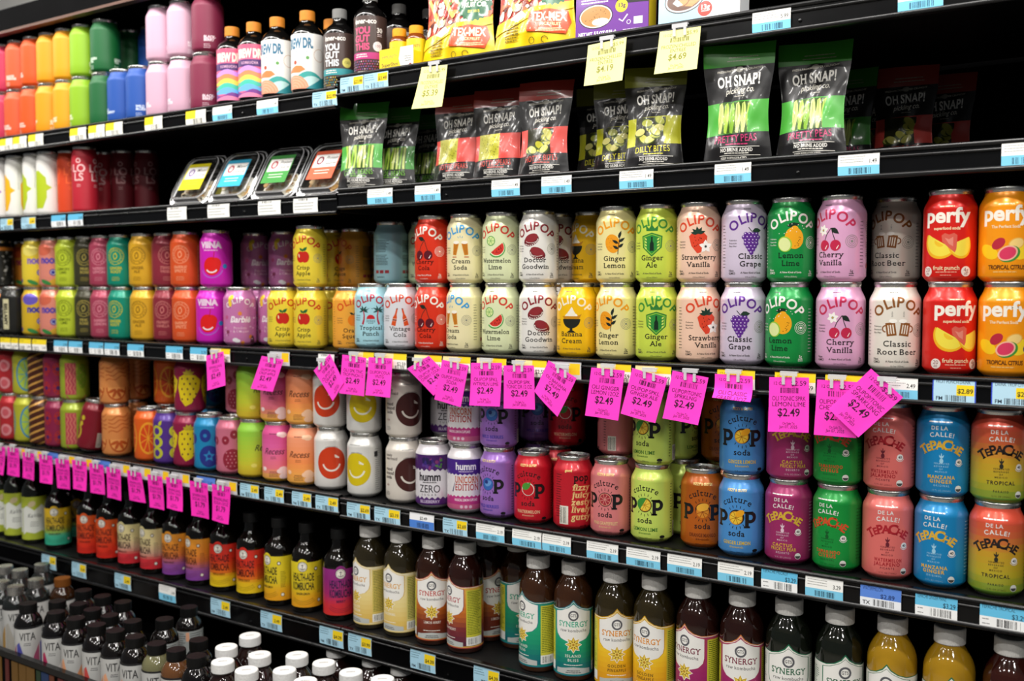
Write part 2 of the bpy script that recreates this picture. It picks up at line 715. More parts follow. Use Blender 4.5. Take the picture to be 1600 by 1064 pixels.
def ic_bottles(a, x, z):
    for sx in (-1, 1):
        P = [(-4.2, -16), (4.2, -16), (3.8, -2), (1.7, 4), (1.4, 13), (-1.4, 13), (-1.7, 4), (-3.8, -2)]
        a.poly('d8531e', P, (x + sx * 8, z - 1), 1, sx * 14)
        a.poly('fbe3d0', [(-4, -9), (4, -7), (4, -3), (-4, -5)], (x + sx * 8, z - 1), 1, sx * 14)
        a.poly('8c2d18', [(-4, -8.4), (4, -6.6), (4, -4), (-4, -5.6)], (x + sx * 8, z - 1), 1, sx * 14)
        a.ell('8c2d18', x + sx * 4.6, z + 12.5, 1.6, 1.2)


def ic_cherry(a, x, z, c='5b1420', fl=False):
    if fl:
        for k in range(6): a.leaf('f6f2ea', x - 10, z + 10, 8, 5.2, 60 * k + 15)
        a.star('222222', x - 10, z + 10, 2.4, 1, 8)
        a.ell('f3c53a', x - 10, z + 10, .8)
    for sx in (-1, 1):
        a.stroke('262a20', [(x + 2, z + 13), (x + sx * 4.5, z + 4), (x + sx * 7.5, z - 4)], 1)
        a.ell(c, x + sx * 7.8, z - 10, 7, 7.2)
        a.stroke('fbe9e4', [(x + sx * 7.8 + 1.5, z - 14.6), (x + sx * 7.8 + 4.2, z - 9.6)], 1.4, .6)
    a.leaf('1d2a22', x + 2, z + 13, 13, 7, -38 if fl else 160)


def ic_glasses(a, x, z):
    for sx in (-1, 1):
        a.poly('d98a25', [(-4.6, 9), (4.6, 9), (3, -9), (-3, -9)], (x + sx * 8, z - 2), 1, sx * 9)
        for i in (-2.2, 0, 2.2): a.poly('8e4a16', [(i - .4, 8), (i + .4, 8), (i * .7 + .3, -8), (i * .7 - .3, -8)], (x + sx * 8, z - 2), 1, sx * 9)
        a.rect('c05a22', x + sx * 9.6 - 3.6, z - 14.5, x + sx * 9.6 + 3.6, z - 13)
        a.ell('f7f2e4', x + sx * 6.6, z + 8, 5, 2.4)
    for t in (60, 90, 120): a.stroke('3f9fd0', [(x + 5 * math.cos(rad(t)), z + 10 + 5 * math.sin(rad(t))), (x + 8 * math.cos(rad(t)), z + 10 + 8 * math.sin(rad(t)))], .8)


def ic_melon(a, x, z):
    a.ell('4fa04a', x + 2, z - 2, 14, 14, 38, 180, 360)
    a.ell('e8efc8', x + 2.3, z - 1.6, 12.3, 12.3, 38, 180, 360)
    a.ell('d83a2e', x + 2.5, z - 1.2, 11.3, 11.3, 38, 180, 360)
    r = random.Random(3)
    for i in range(12):
        t, q = rad(r.uniform(225, 390)), r.uniform(3, 9.5)
        a.ell('3a1616', x + 3 + q * math.cos(t), z - 2 + q * math.sin(t), .6, .9)
    a.ell('4fa04a', x - 7, z + 9, 7.4)
    a.ell('d6e79a', x - 7, z + 9, 6.3)
    for k in range(6): a.stroke('4fa04a', [(x - 7, z + 9), (x - 7 + 6 * math.cos(rad(60 * k)), z + 9 + 6 * math.sin(rad(60 * k)))], .6)


def ic_caps(a, x, z):
    for dx, dz, r in ((-5, 9, 22), (4, -9, -22)):
        a.ell('6b1f26', x + dx, z + dz - 1.6, 11.4, 7.4, r)
        for i in range(9):
            t = rad(200 + 17 * i)
            a.ell('f0e8e0', x + dx + 10 * math.cos(t) * math.cos(rad(r)) - 6.6 * math.sin(t) * math.sin(rad(r)), z + dz - 1.2 + 10 * math.cos(t) * math.sin(rad(r)) + 6.6 * math.sin(t) * math.cos(rad(r)), .8)
        a.ell('8e2b31', x + dx, z + dz + 1.2, 10, 5.6, r)
        a.arcline('f0e8e0', x + dx, z + dz + .6, 10, 200 + r, 335 + r, .5, rz=5.6)


def ic_banana(a, x, z):
    a.ell('f5f0dc', x - 4, z + 3, 6)
    a.ell('fdf8ea', x + 4, z + 3, 6)
    a.ell('f5f0dc', x, z + 7, 6)
    a.poly('f6f0e2', [(-5, 0), (5, 0), (1, 8)], (x, z + 10))
    a.poly('c98a1e', [(-14, 6), (-11, 2), (11, 2), (15, 9), (8, 6), (-8, 6)], (x, z - 1))
    a.ell('1f241c', x, z + 1, 13, 13, 0, 180, 360)
    a.rect('1f241c', x - 2, z - 16, x + 2, z - 11)
    a.poly('1f241c', [(-7, 0), (7, 0), (3, 3), (-3, 3)], (x, z - 18))


def ic_glemon(a, x, z):
    a.ell('ef9d1e', x - 3, z, 11, 14, 15)
    r = random.Random(5)
    for i in range(16): a.ell('c06a10', x - 8 + r.uniform(-4, 5), z + r.uniform(-9, 9), .5)
    a.stroke('1d2622', [(x + 5, z - 16), (x + 6, z - 4), (x + 8, z + 10)], 1)
    for q, dz, rr in ((10, -6, 40), (10, -8, 150), (12, 2, 35), (11, 0, 150), (12, 8, 70)):
        a.leaf('1d2622', x + 6, z + dz, q, 4.6, rr)


def ic_shield(a, x, z):
    a.poly('2f7c34', [(-13, 9), (0, 13), (13, 9), (12, -5), (0, -16), (-12, -5)], (x, z - 1))
    a.poly('8ec63a', [(-11.4, 7.8), (0, 11.4), (11.4, 7.8), (10.4, -4.6), (0, -14), (-10.4, -4.6)], (x, z - 1))
    a.poly('2f8a3a', [(-10.4, 7), (0, 10.4), (10.4, 7), (9.4, -4.2), (0, -12.8), (-9.4, -4.2)], (x, z - 1))
    a.poly('122a1c', [(-2.6, -9), (2.6, -9), (2.4, 0), (1, 3), (1, 8), (-1, 8), (-1, 3), (-2.4, 0)], (x, z - 1))
    for sx in (-1, 1):
        for k in range(4): a.leaf('cfe36a', x + sx * 6.4, z - 8 + 3.6 * k, 4.4, 2.2, 90 - sx * 45)
    a.poly('2f7c34', [(-7, 0), (7, 0), (8, 7), (3.5, 3), (0, 8), (-3.5, 3), (-8, 7)], (x, z + 14))


def ic_straw(a, x, z):
    a.poly('e0452a', [(-11, 6), (-6, 11), (0, 9), (6, 11), (11, 6), (10, -1), (3, -13), (-1, -14), (-8, -5)], (x - 1, z))
    r = random.Random(4)
    for i in range(14): a.ell('7a1c12', x - 1 + r.uniform(-6, 5), z + r.uniform(-7, 6), .45, .8)
    for t in (20, 60, 100, 140, 170): a.leaf('1d3a2c', x - 1, z + 9, 9, 4, t)
    for k in range(5): a.leaf('fbf6ee', x + 8, z - 6, 8, 5.6, 72 * k + 20)
    a.star('222222', x + 8, z - 6, 2.2, 1, 8)


def ic_grapes(a, x, z):
    a.stroke('2a2a2a', [(x - 4, z + 17), (x + 1, z + 11)], 1)
    a.leaf('1f3a2a', x + 1, z + 12, 13, 8, 5)
    for k, n in enumerate((4, 5, 4, 4, 3, 2, 1)):
        for i in range(n):
            cx, cz = x + (i - (n - 1) / 2) * 5, z + 8 - 4.1 * k
            a.ell('5d2a8a', cx, cz, 2.9, n=10)
            a.ell('d9c7ec', cx - .8, cz + .9, .9, n=8)


def ic_lemlime(a, x, z):
    a.leaf('14301e', x - 5, z + 15, 15, 6, 8)
    a.ell('f0a81e', x + 3.5, z + 1, 10.5, 12.5, 8)
    a.ell('f0a81e', x + 4, z + 12, 4, 3)
    r = random.Random(2)
    for i in range(8): a.ell('5a3a08', x + 7 + r.uniform(-3, 4), z - 3 + r.uniform(-6, 5), .55)
    a.ell('9ac83c', x - 7, z - 6, 8, 9, 20)
    a.ell('dfe9a0', x - 7.4, z - 6.2, 6.8, 7.8, 20)
    for i in range(12): a.ell('f2efe0', x + r.uniform(-15, 16), z + r.uniform(6, 17), .5)


def ic_beer(a, x, z):
    for sx in (-1, 1):
        a.poly('8a5526', [(-6, 8), (6, 8), (6, -9), (-6, -9)], (x + sx * 8.5, z - 3), 1, -sx * 8)
        for i in (-3, 0, 3): a.poly('efe6d6', [(i - .7, 5), (i + .7, 5), (i + .7, -6.5), (i - .7, -6.5)], (x + sx * 8.5, z - 3), 1, -sx * 8)
        a.arcline('8a5526', x + sx * 15, z - 3, 4, 90, -90 if sx > 0 else 270, 1.6)
        a.ell('fbf7ee', x + sx * 6, z + 7, 5, 2.6)
    for q, t in ((-7, 0), (7, 0)): a.lines('555555', x + q, z + 18, 2, 4, 1.8, .6)


OLI = {}


def oli(key, bg, arc, icon, l1, l2, small=None, kw=None, flav='23211f', icx=0, isc=1.):
    def go():
        a = Art()
        a.arc(arc, 'OLIPOP', 0, 89, 29.5, 12.8, b=.026, sx=1.0, span=122)
        n0 = len(a.sh)
        icon(a, icx, 64, **(kw or {}))
        a.sh[n0:] = [([(icx * K + (x - icx * K) * isc, .063 + (z - .064) * isc) for x, z in V], T, c) for V, T, c in a.sh[n0:]]
        a.text(flav, l1, 0, 36.5, 7.4, b=.01, sf=1, sx=1.08, fit=56)
        a.text(flav, l2, 0, 25.6, 7.4, b=.01, sf=1, sx=1.08, fit=56)
        sm = small or '4a4642'
        a.text(sm, 'A New Kind of Soda', 0, 15.2, 2.6, b=.01, fit=30)
        a.text(sm, '12 fl oz (355mL)', 0, 9.4, 1.9, fit=18)
        for q in (8.6, 6.4, 4): a.arcline('8a8a80' if small is None else small, 30, 58, q, 0, 360, .55, 20)
        a.star('8a8a80' if small is None else small, 30, 58, 3, 1.2, 6)
        a.text(sm, '5g', 30, 16, 3.4, b=.01)
        a.lines(sm, 30, 13.6, 9, 2, 2.4, 1)
        for k, t in enumerate(('Prebiotics', 'Botanicals', 'Plant Fiber')): a.text(sm, t, -33, 62 - 4.2 * k, 2.1, al='l', fit=12)
        a.text(sm, 'Non', -33, 18, 3, al='l', b=.01)
        a.text(sm, 'GMO', -33, 14, 3, al='l', b=.01)
        a.lines('444444', -6, 107.4, 16, 1, 2, .9)
        for sx in (43, -47): a.lines(sm, sx, 84, 7, 14, 4.6, .8, 'l', 4)
        for sx in (58, -92):
            a.lines('3a4650', sx, 84, 32, 8, 3, 1.1, 'l', 6)
            a.lines('3a4650', sx, 56, 32, 7, 3, 1.1, 'l', 7)
            for i in range(3): a.rect('b03a44', sx + 11 * i, 22, sx + 8 + 11 * i, 28)
            a.lines('3a4650', sx + 4, 14, 22, 1, 3, 1.4, 'l', 8)
        return can_mesh(bg, a)
    return go


SKU = {}


def sku(key, fn, phrase, short=None):
    SKU[key] = [fn, phrase, short or phrase, None]


def can_sku(k):
    e = SKU[k]
    if e[3] is None: e[3] = e[0]()
    return e[3]


for k, bg, arc, ic, l1, l2, sm, kw, ph, sh in (
    ('crisp', 'ecd23c', 'c8321e', ic_apple, 'Crisp', 'Apple', None, None, 'yellow can with a red apple', 'red apple can'),
    ('squeeze', 'f0a63c', 'd8531e', ic_orange, 'Orange', 'Squeeze', None, None, 'pale orange can with an orange fruit', 'orange squeeze can'),
    ('tropical', 'a9d9e4', 'b8203a', ic_palm, 'Tropical', 'Punch', None, None, 'light blue can with two palm trees', 'palm tree can'),
    ('vintage', 'dcdde2', 'd8431e', ic_bottles, 'Vintage', 'Cola', None, None, 'pale grey can with two orange bottles', 'vintage cola can'),
    ('cherryc', 'd9331a', 'f6efe4', ic_cherry, 'Cherry', 'Cola', 'f6efe4', None, 'red can with two dark cherries', 'cherry cola can'),
    ('cream', 'efe4b4', '3a9bd6', ic_glasses, 'Cream', 'Soda', None, None, 'cream can with two amber glasses', 'cream soda can'),
    ('melon', 'dfe6b8', 'd23a2a', ic_melon, 'Watermelon', 'Lime', None, None, 'pale green can with a watermelon wedge', 'watermelon can'),
    ('doctor', 'e9e6df', '8e2430', ic_caps, 'Doctor', 'Goodwin', None, None, 'off-white can with two maroon bottle caps', 'bottle cap can'),
    ('banana', 'f5bf10', 'fbf3d8', ic_banana, 'Banana', 'Cream', None, None, 'bright yellow can with a black sundae bowl', 'banana cream can'),
    ('glemon', 'ecdf9a', 'ef9d1e', ic_glemon, 'Ginger', 'Lemon', None, None, 'pale yellow can with a lemon and dark leaves', 'ginger lemon can'),
    ('gale', 'c8da4e', '3f8f36', ic_shield, 'Ginger', 'Ale', None, None, 'lime can with a green shield', 'ginger ale can'),
    ('straw', 'f0c8ae', 'dc4a2c', ic_straw, 'Strawberry', 'Vanilla', None, None, 'peach can with a strawberry and white flower', 'strawberry can'),
    ('grape', 'd0c2d6', '5d2a8a', ic_grapes, 'Classic', 'Grape', None, None, 'pale lilac can with purple grapes', 'grape can'),
    ('lemlime', '118a3e', 'f2efe4', ic_lemlime, 'Lemon', 'Lime', 'f2efe4', None, 'green can with a lemon and lime', 'lemon lime can'),
    ('cherryv', 'dda4c8', 'c22d55', ic_cherry, 'Cherry', 'Vanilla', None, {'c': 'c2264a', 'fl': True}, 'pink can with red cherries and white flower', 'cherry vanilla can'),
    ('beer', 'e6dfd2', '8a5526', ic_beer, 'Classic', 'Root Beer', None, None, 'off-white can with two brown beer mugs', 'root beer can'),
):
    fl = '12301f' if k == 'lemlime' else ('3a0d0a' if k == 'cherryc' else '23211f')
    sc_ = {'crisp': 1.3, 'squeeze': 1.2, 'tropical': 1.12, 'cherryc': 1.15, 'cream': 1.15, 'melon': 1.12, 'doctor': 1.22, 'banana': 1.15, 'gale': 1.25, 'straw': 1.25, 'lemlime': 1.22, 'grape': 1.08}.get(k, 1.04)
    sku(k, oli(k, bg, arc, ic, l1, l2, sm, kw, fl, 0, sc_), ph, sh)


def d_pink():
    a = Art()
    a.arc('f6e6ee', 'OLIPOP', 0, 90, 30.5, 11, b=.02, span=112)
    a.ell('f3d23a', -19, 100, 7, 5, 40)
    a.ell('f3d23a', -21, 90, 4, 9, 10)
    for x, z, c in ((0, 68, 'e58a3c'), (22, 20, 'e58a3c'), (-27, 30, '8a3a5a'), (5, 8, 'e58a3c'), (-30, 60, 'c85a8a')): a.star(c, x, z, 5.4, 3.4, 6)
    a.text('fbeef4', 'Barbie', 0, 50, 12, b=.03, sk=.25, fit=42)
    a.text('f3d4e2', 'Peaches', 0, 36, 5, sf=1)
    a.text('f3d4e2', '& Cream', 0, 29, 5, sf=1)
    a.poly('5a3040', [(-6, 0), (7, 0), (5, 12), (0, 15), (-4, 10)], (27, 8))
    a.ell('f4f0f4', -10, 14, 6, 4)
    a.ell('f4f0f4', -6, 12, 6, 4)
    a.blobs(['e9c0d6', 'a85a8c', 'f0dce8', 'b0609a'], -60, 12, 60, 90, 40, 1, 3, 6)
    return can_mesh('c777ad', a)


sku('pink', d_pink, 'orchid pink can with white script', 'orchid pink can')


# ------------------------------------------------------------------ prints: rounded-letter fruit sodas
def perfy(bg, sub, flav, fcol, fruit):
    def go():
        a = Art()
        a.text('f7f0e2', 'perfy', 0, 79, 18, b=.032, sx=1.05, fit=60)
        a.text('f7d9b0', sub, 0, 69.5, 3.6, b=.03, fit=34)
        if fruit:
            a.ell('f2b321', -8, 53, 21, 21, -30, 180, 360)
            a.ell('f3de4a', -7.4, 54, 19, 18.5, -30, 180, 360)
            a.ell('efc02e', -9, 53, 6.5, 5, -30, 180, 360)
            a.ell('f2b321', 16, 52, 15, 20, 15, 180, 372)
            a.ell('f3de4a', 16, 53, 13.4, 18, 15, 180, 372)
            a.poly('d9604f', [(-9, 10), (-5, 13), (0, 11), (6, 13), (10, 10), (9, -8), (7, -12), (0, -6), (-8, 2)], (3, 52))
            a.poly('e58a78', [(-5, 7), (0, 5), (5, 8), (5, -4), (0, -1)], (3, 52))
            for x, t in ((-25, '20'), (25, '4g')):
                a.ell('f7e9e0', x, 16, 6.6)
                a.text('7a2a22', t, x, 15.5, 5)
                a.lines('7a2a22', x, 13.4, 6, 2, 1.6, .7)
            a.text(fcol, flav, 0, 18, 5.2, b=.02, fit=33)
            a.lines('f3a28c', 0, 14.4, 34, 1, 2, 1.4)
            a.lines('f3a28c', 0, 10.6, 18, 1, 2, 1)
        else:
            for x, z, A, B, r, c in ((-20, 40, 13, 8, -30, 'f7c81e'), (20, 40, 13, 9, 30, 'f7d22a'), (-8, 50, 9, 6, 40, 'b8283a'), (13, 50, 10, 7, 20, 'e9b04a'), (13, 50, 8.6, 5.8, 20, 'f3cf7c')): a.ell(c, x, z, A, B, r)
            a.ell('3f8f36', 5, 37, 13, 9.6, 25)
            a.ell('f2b79a', 3, 38, 12, 9, 25)
            a.ell('d83a5e', 3, 38, 10, 7.4, 25)
            a.ell('3a2a6e', 30, 38, 6)
            a.text(fcol, flav, 2, 18, 5.2, b=.03, fit=44)
            a.lines('f7c06a', 0, 14, 36, 1, 2, 1.6)
        a.lines('f7d9b0', 0, 98.5, 24, 1, 2, 1.6)
        return can_mesh(bg, a)
    return go


sku('perfyr', perfy('d41d14', 'superfood soda', 'fruit punch', 'f7d9b0', 1), 'bright red can with yellow pineapple slices', 'fruit punch can')
sku('perfyo', perfy('f2950c', 'The Perfect Soda', 'TROPICAL CITRUS', '5a2c10', 0), 'orange can with a cut guava', 'tropical citrus can')


# ------------------------------------------------------------------ prints: ray-and-fruit sodas
def citrus(a, x, z, rind, flesh, seg, r=8.6):
    a.ell(rind, x, z, r)
    a.ell(flesh, x, z, r - 1)
    for k in range(8): a.stroke(seg, [(x, z), (x + (r - 1) * math.cos(rad(45 * k + 20)), z + (r - 1) * math.sin(rad(45 * k + 20)))], .7)


def cpop(bg, flav, fcol, fruit, dk='1c1a1c', sub='& botanicals'):
    def go():
        a = Art()
        a.arc(dk, 'culture', 0, 83, 31, 8.8, b=.01, sf=1, span=80)
        for t in (-44, -22, 0, 22, 44):
            for sg in (1, -1):
                q = rad(90 * sg + t)
                a.stroke(dk, [(13 * math.cos(q), 61 + 14 * math.sin(q)), (16 * math.cos(q), 61 + 18 * math.sin(q))], .9)
        a.text(dk, 'p', -21.5, 54, 22.5, b=.03, sf=1, sx=1.1)
        a.text(dk, 'p', 21.5, 54, 22.5, b=.03, sf=1, sx=1.1)
        n0 = len(a.sh)
        a.ell(dk, 0, 61, 9.6, 9.6)
        if fruit == 'lime':
            citrus(a, 0, 61, 'd9a51e', 'f0d04a', 'b9841a')
            a.ell('3f8f36', -2, 62, 9, 8.4, 0, 60, 240)
        elif fruit == 'lemon':
            citrus(a, -1, 60, 'd9901a', 'f0c63c', 'a86a10')
            a.ell('f0a81e', 4, 66, 6, 4, 30)
        elif fruit == 'melon':
            a.ell('f2ede0', 0, 61, 9.4)
            a.ell('c8222a', 0, 60.6, 8.4)
            a.ell('4f9a3a', -3, 65, 6, 5, 30)
            a.leaf('4f9a3a', -4, 60, 14, 7, 55)
        elif fruit == 'grape':
            citrus(a, 0, 61, 'e8907a', 'a8323c', 'e0958a')
        elif fruit == 'mango':
            citrus(a, 0, 59, 'c96a14', 'd98a2c', '8e4410')
            a.ell('f2b23a', 0, 65, 8, 5, 15)
        else:
            a.ell('3a6ab8', 0, 61, 9.2)
            a.ell('6a9ad8', 1, 62, 6, 4, 30)
            a.ell('2a3a80', -2, 64, 3)
        a.sh[n0:] = [([(x * 1.16, .061 + (z - .061) * 1.16) for x, z in V], T, c) for V, T, c in a.sh[n0:]]
        a.text(dk, 'soda', 0, 33, 8, b=.014, sf=1, fit=25)
        a.text(fcol, flav, 0, 20.5, 5, b=.02, sf=1, fit=42)
        a.text(fcol, sub, 0, 15.6, 2.8, b=.01, sf=1, fit=20)
        a.text(dk, '12 fl oz (355mL)', 0, 8, 2.4, fit=24)
        a.text('f3d98a', 'FIZZY & GUTSY', 0, 98.6, 3.6, b=.03, fit=30)
        a.ell(dk, 28, 12, 4.4, 2.4)
        a.lines(dk, 28, 8, 10, 2, 2, 1)
        a.rect('f0ecdf', 52, 10, 66, 34)
        a.bars('222222', 53, 12, 12, 20)
        a.lines(dk, 44, 92, 5, 18, 4.4, 1, 'l', 8)
        return can_mesh(bg, a)
    return go


def cpop_back():
    a = Art()
    a.text('2a1210', 'pop', 0, 83, 12, b=.03, sf=1, fit=26)
    for k, t in enumerate(('fizzy', 'juicy', 'zesty', 'lively', 'gutsy')): a.text('f3cf8a', t, 0, 68 - 12 * k, 10, b=.03, sf=1, sk=.15, fit=34)
    a.text('2a1210', 'soda', 4, 8, 4, b=.02, sf=1)
    a.rect('f0ecdf', -38, 12, -22, 42)
    a.bars('222222', -37, 14, 13, 26, 12)
    for k in range(18): a.lines('5a1a18', -46, 92 - 4 * k, 12, 1, 2, 1, 'l', k)
    a.text('f3d98a', 'good', -22, 98, 4, b=.03)
    return can_mesh('c21d2c', a)


sku('cp_purple', cpop('9a6cc0', 'WILD BERRIES', '3a3ab0', 'berry'), 'purple can with a blue berry', 'wild berry can')
sku('cp_red', cpop('c9182a', 'WATERMELON', 'f0c8a0', 'melon'), 'crimson can with a watermelon slice', 'crimson watermelon can')
sku('cp_back', cpop_back, 'red can turned to its back with a column of cream words', 'red can turned backwards')
sku('cp_pink', cpop('dc7e80', 'PINK GRAPEFRUIT', 'f3d09a', 'grape'), 'salmon pink can with a grapefruit slice', 'grapefruit can')
sku('cp_lime', cpop('c6dc62', 'LEMON LIME', '3f7c2a', 'lime'), 'yellow-green can with a lemon lime slice', 'lemon lime slice can')
sku('cp_mango', cpop('b45a14', 'ORANGE MANGO', '6e2c08', 'mango'), 'burnt orange can with an orange slice', 'orange mango can')
sku('cp_ginger', cpop('4a8fd0', 'GINGER LEMON', 'e3c33c', 'lemon'), 'sky blue can with a lemon slice', 'sky blue lemon can')


# ------------------------------------------------------------------ prints: curly-lettered tepache cans
def tep(bg, tcol, flav, org, sm, wcol='e9e6e2'):
    def go():
        a = Art()
        a.text(wcol, 'DE LA', -3, 91.5, 4.8, b=.02, sp=.1)
        a.arc(wcol, 'CALLE!', 0, 83, 60, 5.6, b=.02, sp=.14)
        a.arc(tcol, 'TEPACHE', 0, 66.5, 34, 11, b=.035, sf=1, span=84, wob=(1.05, .8, 1.02, .92, 1.12, .8, .96))
        a.ell(sm, 0, 51, 2.4, 3.4)
        for t in (60, 90, 120): a.leaf(sm, 0, 54, 6, 2, t)
        a.stroke(sm, [(0, 54), (0, 61)], 1)
        for k, t in enumerate(('FERMENTED', 'BEVERAGE', 'OF', 'MEXICO')): a.text(sm, t, 0, 46.5 - 3.6 * k, 2.1, b=.01, sp=.3, fit=18)
        for k, t in enumerate(flav): a.text(tcol if len(flav) > 1 and wcol != sm else sm, t, 0, 27.5 - 5.6 * k, 4.4, b=.03, sp=.18, fit=34)
        a.text(sm, org, 0, 17.4, 2.6, b=.02, sp=.35, fit=18)
        a.text(sm, '12 FL OZ (355mL)', 0, 11.4, 2, sp=.2, fit=22)
        a.ell(wcol, 22, 50, 4.2)
        a.text('333333', '40', 22, 48.4, 3.2, b=.03)
        a.arcline(wcol, 22, 50, 5.4, 200, 340, .7)
        a.ell('f0f0ea', 22, 15, 4.4)
        a.ell('4a4a4a', 22, 15, 3.8, 3.8, 0, 180, 360)
        a.lines(wcol, -2, 101, 40, 1, 2, 1.6)
        a.lines(sm, 42, 90, 14, 16, 4.6, 1, 'l', 5)
        return can_mesh(bg, a)
    return go


sku('tp_mag', tep('9c2a62', 'd9b23a', ['CACTUS', 'PRICKLY PEAR'], 'DESIERTO', 'e3c6d4'), 'magenta can with curly gold lettering', 'magenta curly-lettered can')
sku('tp_green', tep('12903a', 'd8502a', ['TAMARINDO', 'CITRUS'], 'REGIONAL', '0e5a26'), 'grass green can with curly orange lettering', 'grass green can')
sku('tp_coral', tep('e0706a', 'b0222e', ['WATERMELON', 'JALAPENO'], 'PICANTE', '6e2030'), 'coral can with curly red lettering', 'coral can')
sku('tp_blue', tep('1482bc', 'e3b53a', ['MANZANA', 'GINGER'], 'ORIGINAL', '9fd0e8'), 'blue can with curly gold lettering', 'blue curly-lettered can')
sku('tp_trop', tep([(8, '6f9a34'), (30, 'b8a828'), (58, 'c89a28'), (78, 'd0683a'), (100, 'd8503a')], '2a2220', ['TROPICAL'], 'PARAISO', '2a2a22'), 'orange to olive-green can with curly black lettering', 'orange and olive can')


# ------------------------------------------------------------------ prints: smile, cloud and unicorn cans
def smile(bg, c, mouth, words):
    def go():
        a = Art()
        a.ell(c, 0, 55, 29, 31)
        a.arcline(mouth, 0, 57, 17, 195, 345, 3.4, 16)
        a.stroke(mouth, [(6, 67), (15, 64.6)], 2)
        a.stroke(mouth, [(6, 70.4), (15, 65)], 2)
        if words:
            for k, t in enumerate(('cooly', 'mermaid')): a.text('4a3a3a', t, -52, 88 - 6.4 * k, 5.4, al='l', b=.01)
            for k, t in enumerate(('good', 'mood', 'soda')): a.text('3a2a2a', t, -52, 62 - 7.4 * k, 6, al='l', b=.02)
            a.text('8a3a2a', 'cola', -52, 34, 4, al='l')
            a.lines('777777', -52, 22, 14, 3, 2.6, 1, 'l')
        a.arc('555555', 'prebiotic + probiotic', 0, 86, 29, 2.4, span=50)
        a.lines('888888', 38, 92, 12, 20, 4, .9, 'l', 6)
        a.rect('333333', 36, 78, 44, 88)
        a.lines('999999', -4, 100, 30, 1, 2, 1.2)
        return can_mesh(bg, a)
    return go


sku('sm_or', smile('e4e1dc', 'd4401c', 'f3e6da', 0), 'white can with an orange smiling disc', 'orange smile can')
sku('sm_ye', smile('e2e1dc', 'dcc414', 'f3f0da', 0), 'white can with a yellow smiling disc', 'yellow smile can')
sku('sm_br', smile('ddd5ca', '46201e', 'ddd5ca', 1), 'beige can with a dark brown smiling disc', 'brown smile can')


def cloud(stops, tx, spot):
    def go():
        a = Art()
        a.text(tx, 'Recess', 0, 58, 12, b=.008, sk=.35, fit=43)
        a.lines(tx, 0, 52, 14, 2, 3, .9)
        a.lines(tx, 0, 22, 22, 4, 3, 1)
        for x, z, q in ((14, 24, 7), (20, 27, 9), (26, 23, 8), (21, 14, 9), (13, 98, 6), (20, 97, 8), (-22, 28, 6)): a.ell(spot, x, z, q, q * .7)
        a.lines(tx, 0, 98, 22, 1, 2, 1.4)
        return can_mesh(stops, a, 'can_matte')
    return go


sku('cl_lime', cloud([(8, 'd3b32a'), (45, 'b4c22e'), (95, '8cc43a')], '2f3a20', 'd8cf60'), 'lime to gold can with black script', 'lime and gold can')
sku('cl_pink', cloud([(8, 'e8b23a'), (30, 'e2707e'), (75, 'd85a9a'), (100, 'cf4a8a')], '4a2030', 'f3d8d8'), 'pink to gold can with white clouds', 'pink cloud can')
sku('cl_or', cloud([(8, 'efae4c'), (50, 'ee8a4c'), (100, 'f09a74')], '5a2c1a', 'f6c8a4'), 'soft orange can with black script', 'soft orange can')


def humm(zero):
    def go():
        a = Art()
        if zero:
            pts = [(-60, 68)] + [(-60 + 5 * i, 70 + (3 if i % 2 else -1)) for i in range(25)] + [(60, 98), (-60, 98)]
            a.poly('4a2268', pts)
            a.blobs(['3a2a7a', '2a2050', '5a3a8a', '8a3a7a'], -12, 74, 22, 92, 26, 3, 5, 4)
            a.blobs(['5a8a4a'], 8, 76, 22, 90, 4, 3, 4, 5)
            a.text('262228', 'humm', 0, 52, 14, b=.03, fit=42)
            a.lines('444444', 0, 48, 34, 1, 2, 1.6)
            a.text('2a2630', 'ZERO', 0, 31, 13, sx=.9, fit=40)
            a.text('3a3440', 'SUGAR', 0, 25, 3.6, sp=.8)
            a.poly('5a2a78', [(-60, 8), (60, 8)] + [(60 - 5 * i, 20 + (3 if i % 2 else -1)) for i in range(25)])
            a.text('e0d0ea', 'BLUEBERRY', 0, 12, 5, b=.02)
            bg = 'e3dfe4'
        else:
            a.poly('4a2888', [(-62, 72)] + [(-62 + 4 * i, 70 + (2 if i % 2 else -1)) for i in range(32)] + [(62, 97), (-62, 97)])
            a.text('f3eef6', 'humm', 0, 79, 12, b=.03, fit=38)
            a.lines('d0c0e0', 0, 75, 34, 1, 2, 1.4)
            for k, t in enumerate(('UNICORN', 'EDITION')): a.text(('c8501e', 'b83a3a')[k], t, 2, 56 - 13 * k, 11, b=.02, sf=1, sx=.85, fit=44)
            a.stroke('4a3a6a', [(-25, 40), (-20, 58)], 2.4, .3)
            a.poly('c23a84', [(-62, 9), (62, 9)] + [(62 - 4 * i, 32 + (2 if i % 2 else -1)) for i in range(32)])
            a.poly('d0648e', [(-62, 9), (62, 9), (62, 18), (-62, 18)])
            a.text('f6dfea', 'MAGICAL LEMON CUPCAKE', 0, 24, 4.2, b=.03, fit=42)
            for i in (-8, 0, 8): a.ell('f0c8dc', i, 14, 2.8)
            a.rect('e6e2e0', 36, 34, 58, 72)
            a.lines('444444', 38, 70, 18, 14, 2.6, .8, 'l')
            bg = 'e6e1e3'
        return can_mesh(bg, a)
    return go


sku('hm_zero', humm(1), 'white can with purple berry bands', 'purple berry can')
sku('hm_uni', humm(0), 'white can with violet and magenta bands', 'violet and magenta can')


# ------------------------------------------------------------------ prints: fruit-pattern cans at the left
def fruitcan(bg, fn, m='can_print'):
    def go():
        a = Art()
        fn(a)
        return can_mesh(bg, a, m)
    return go


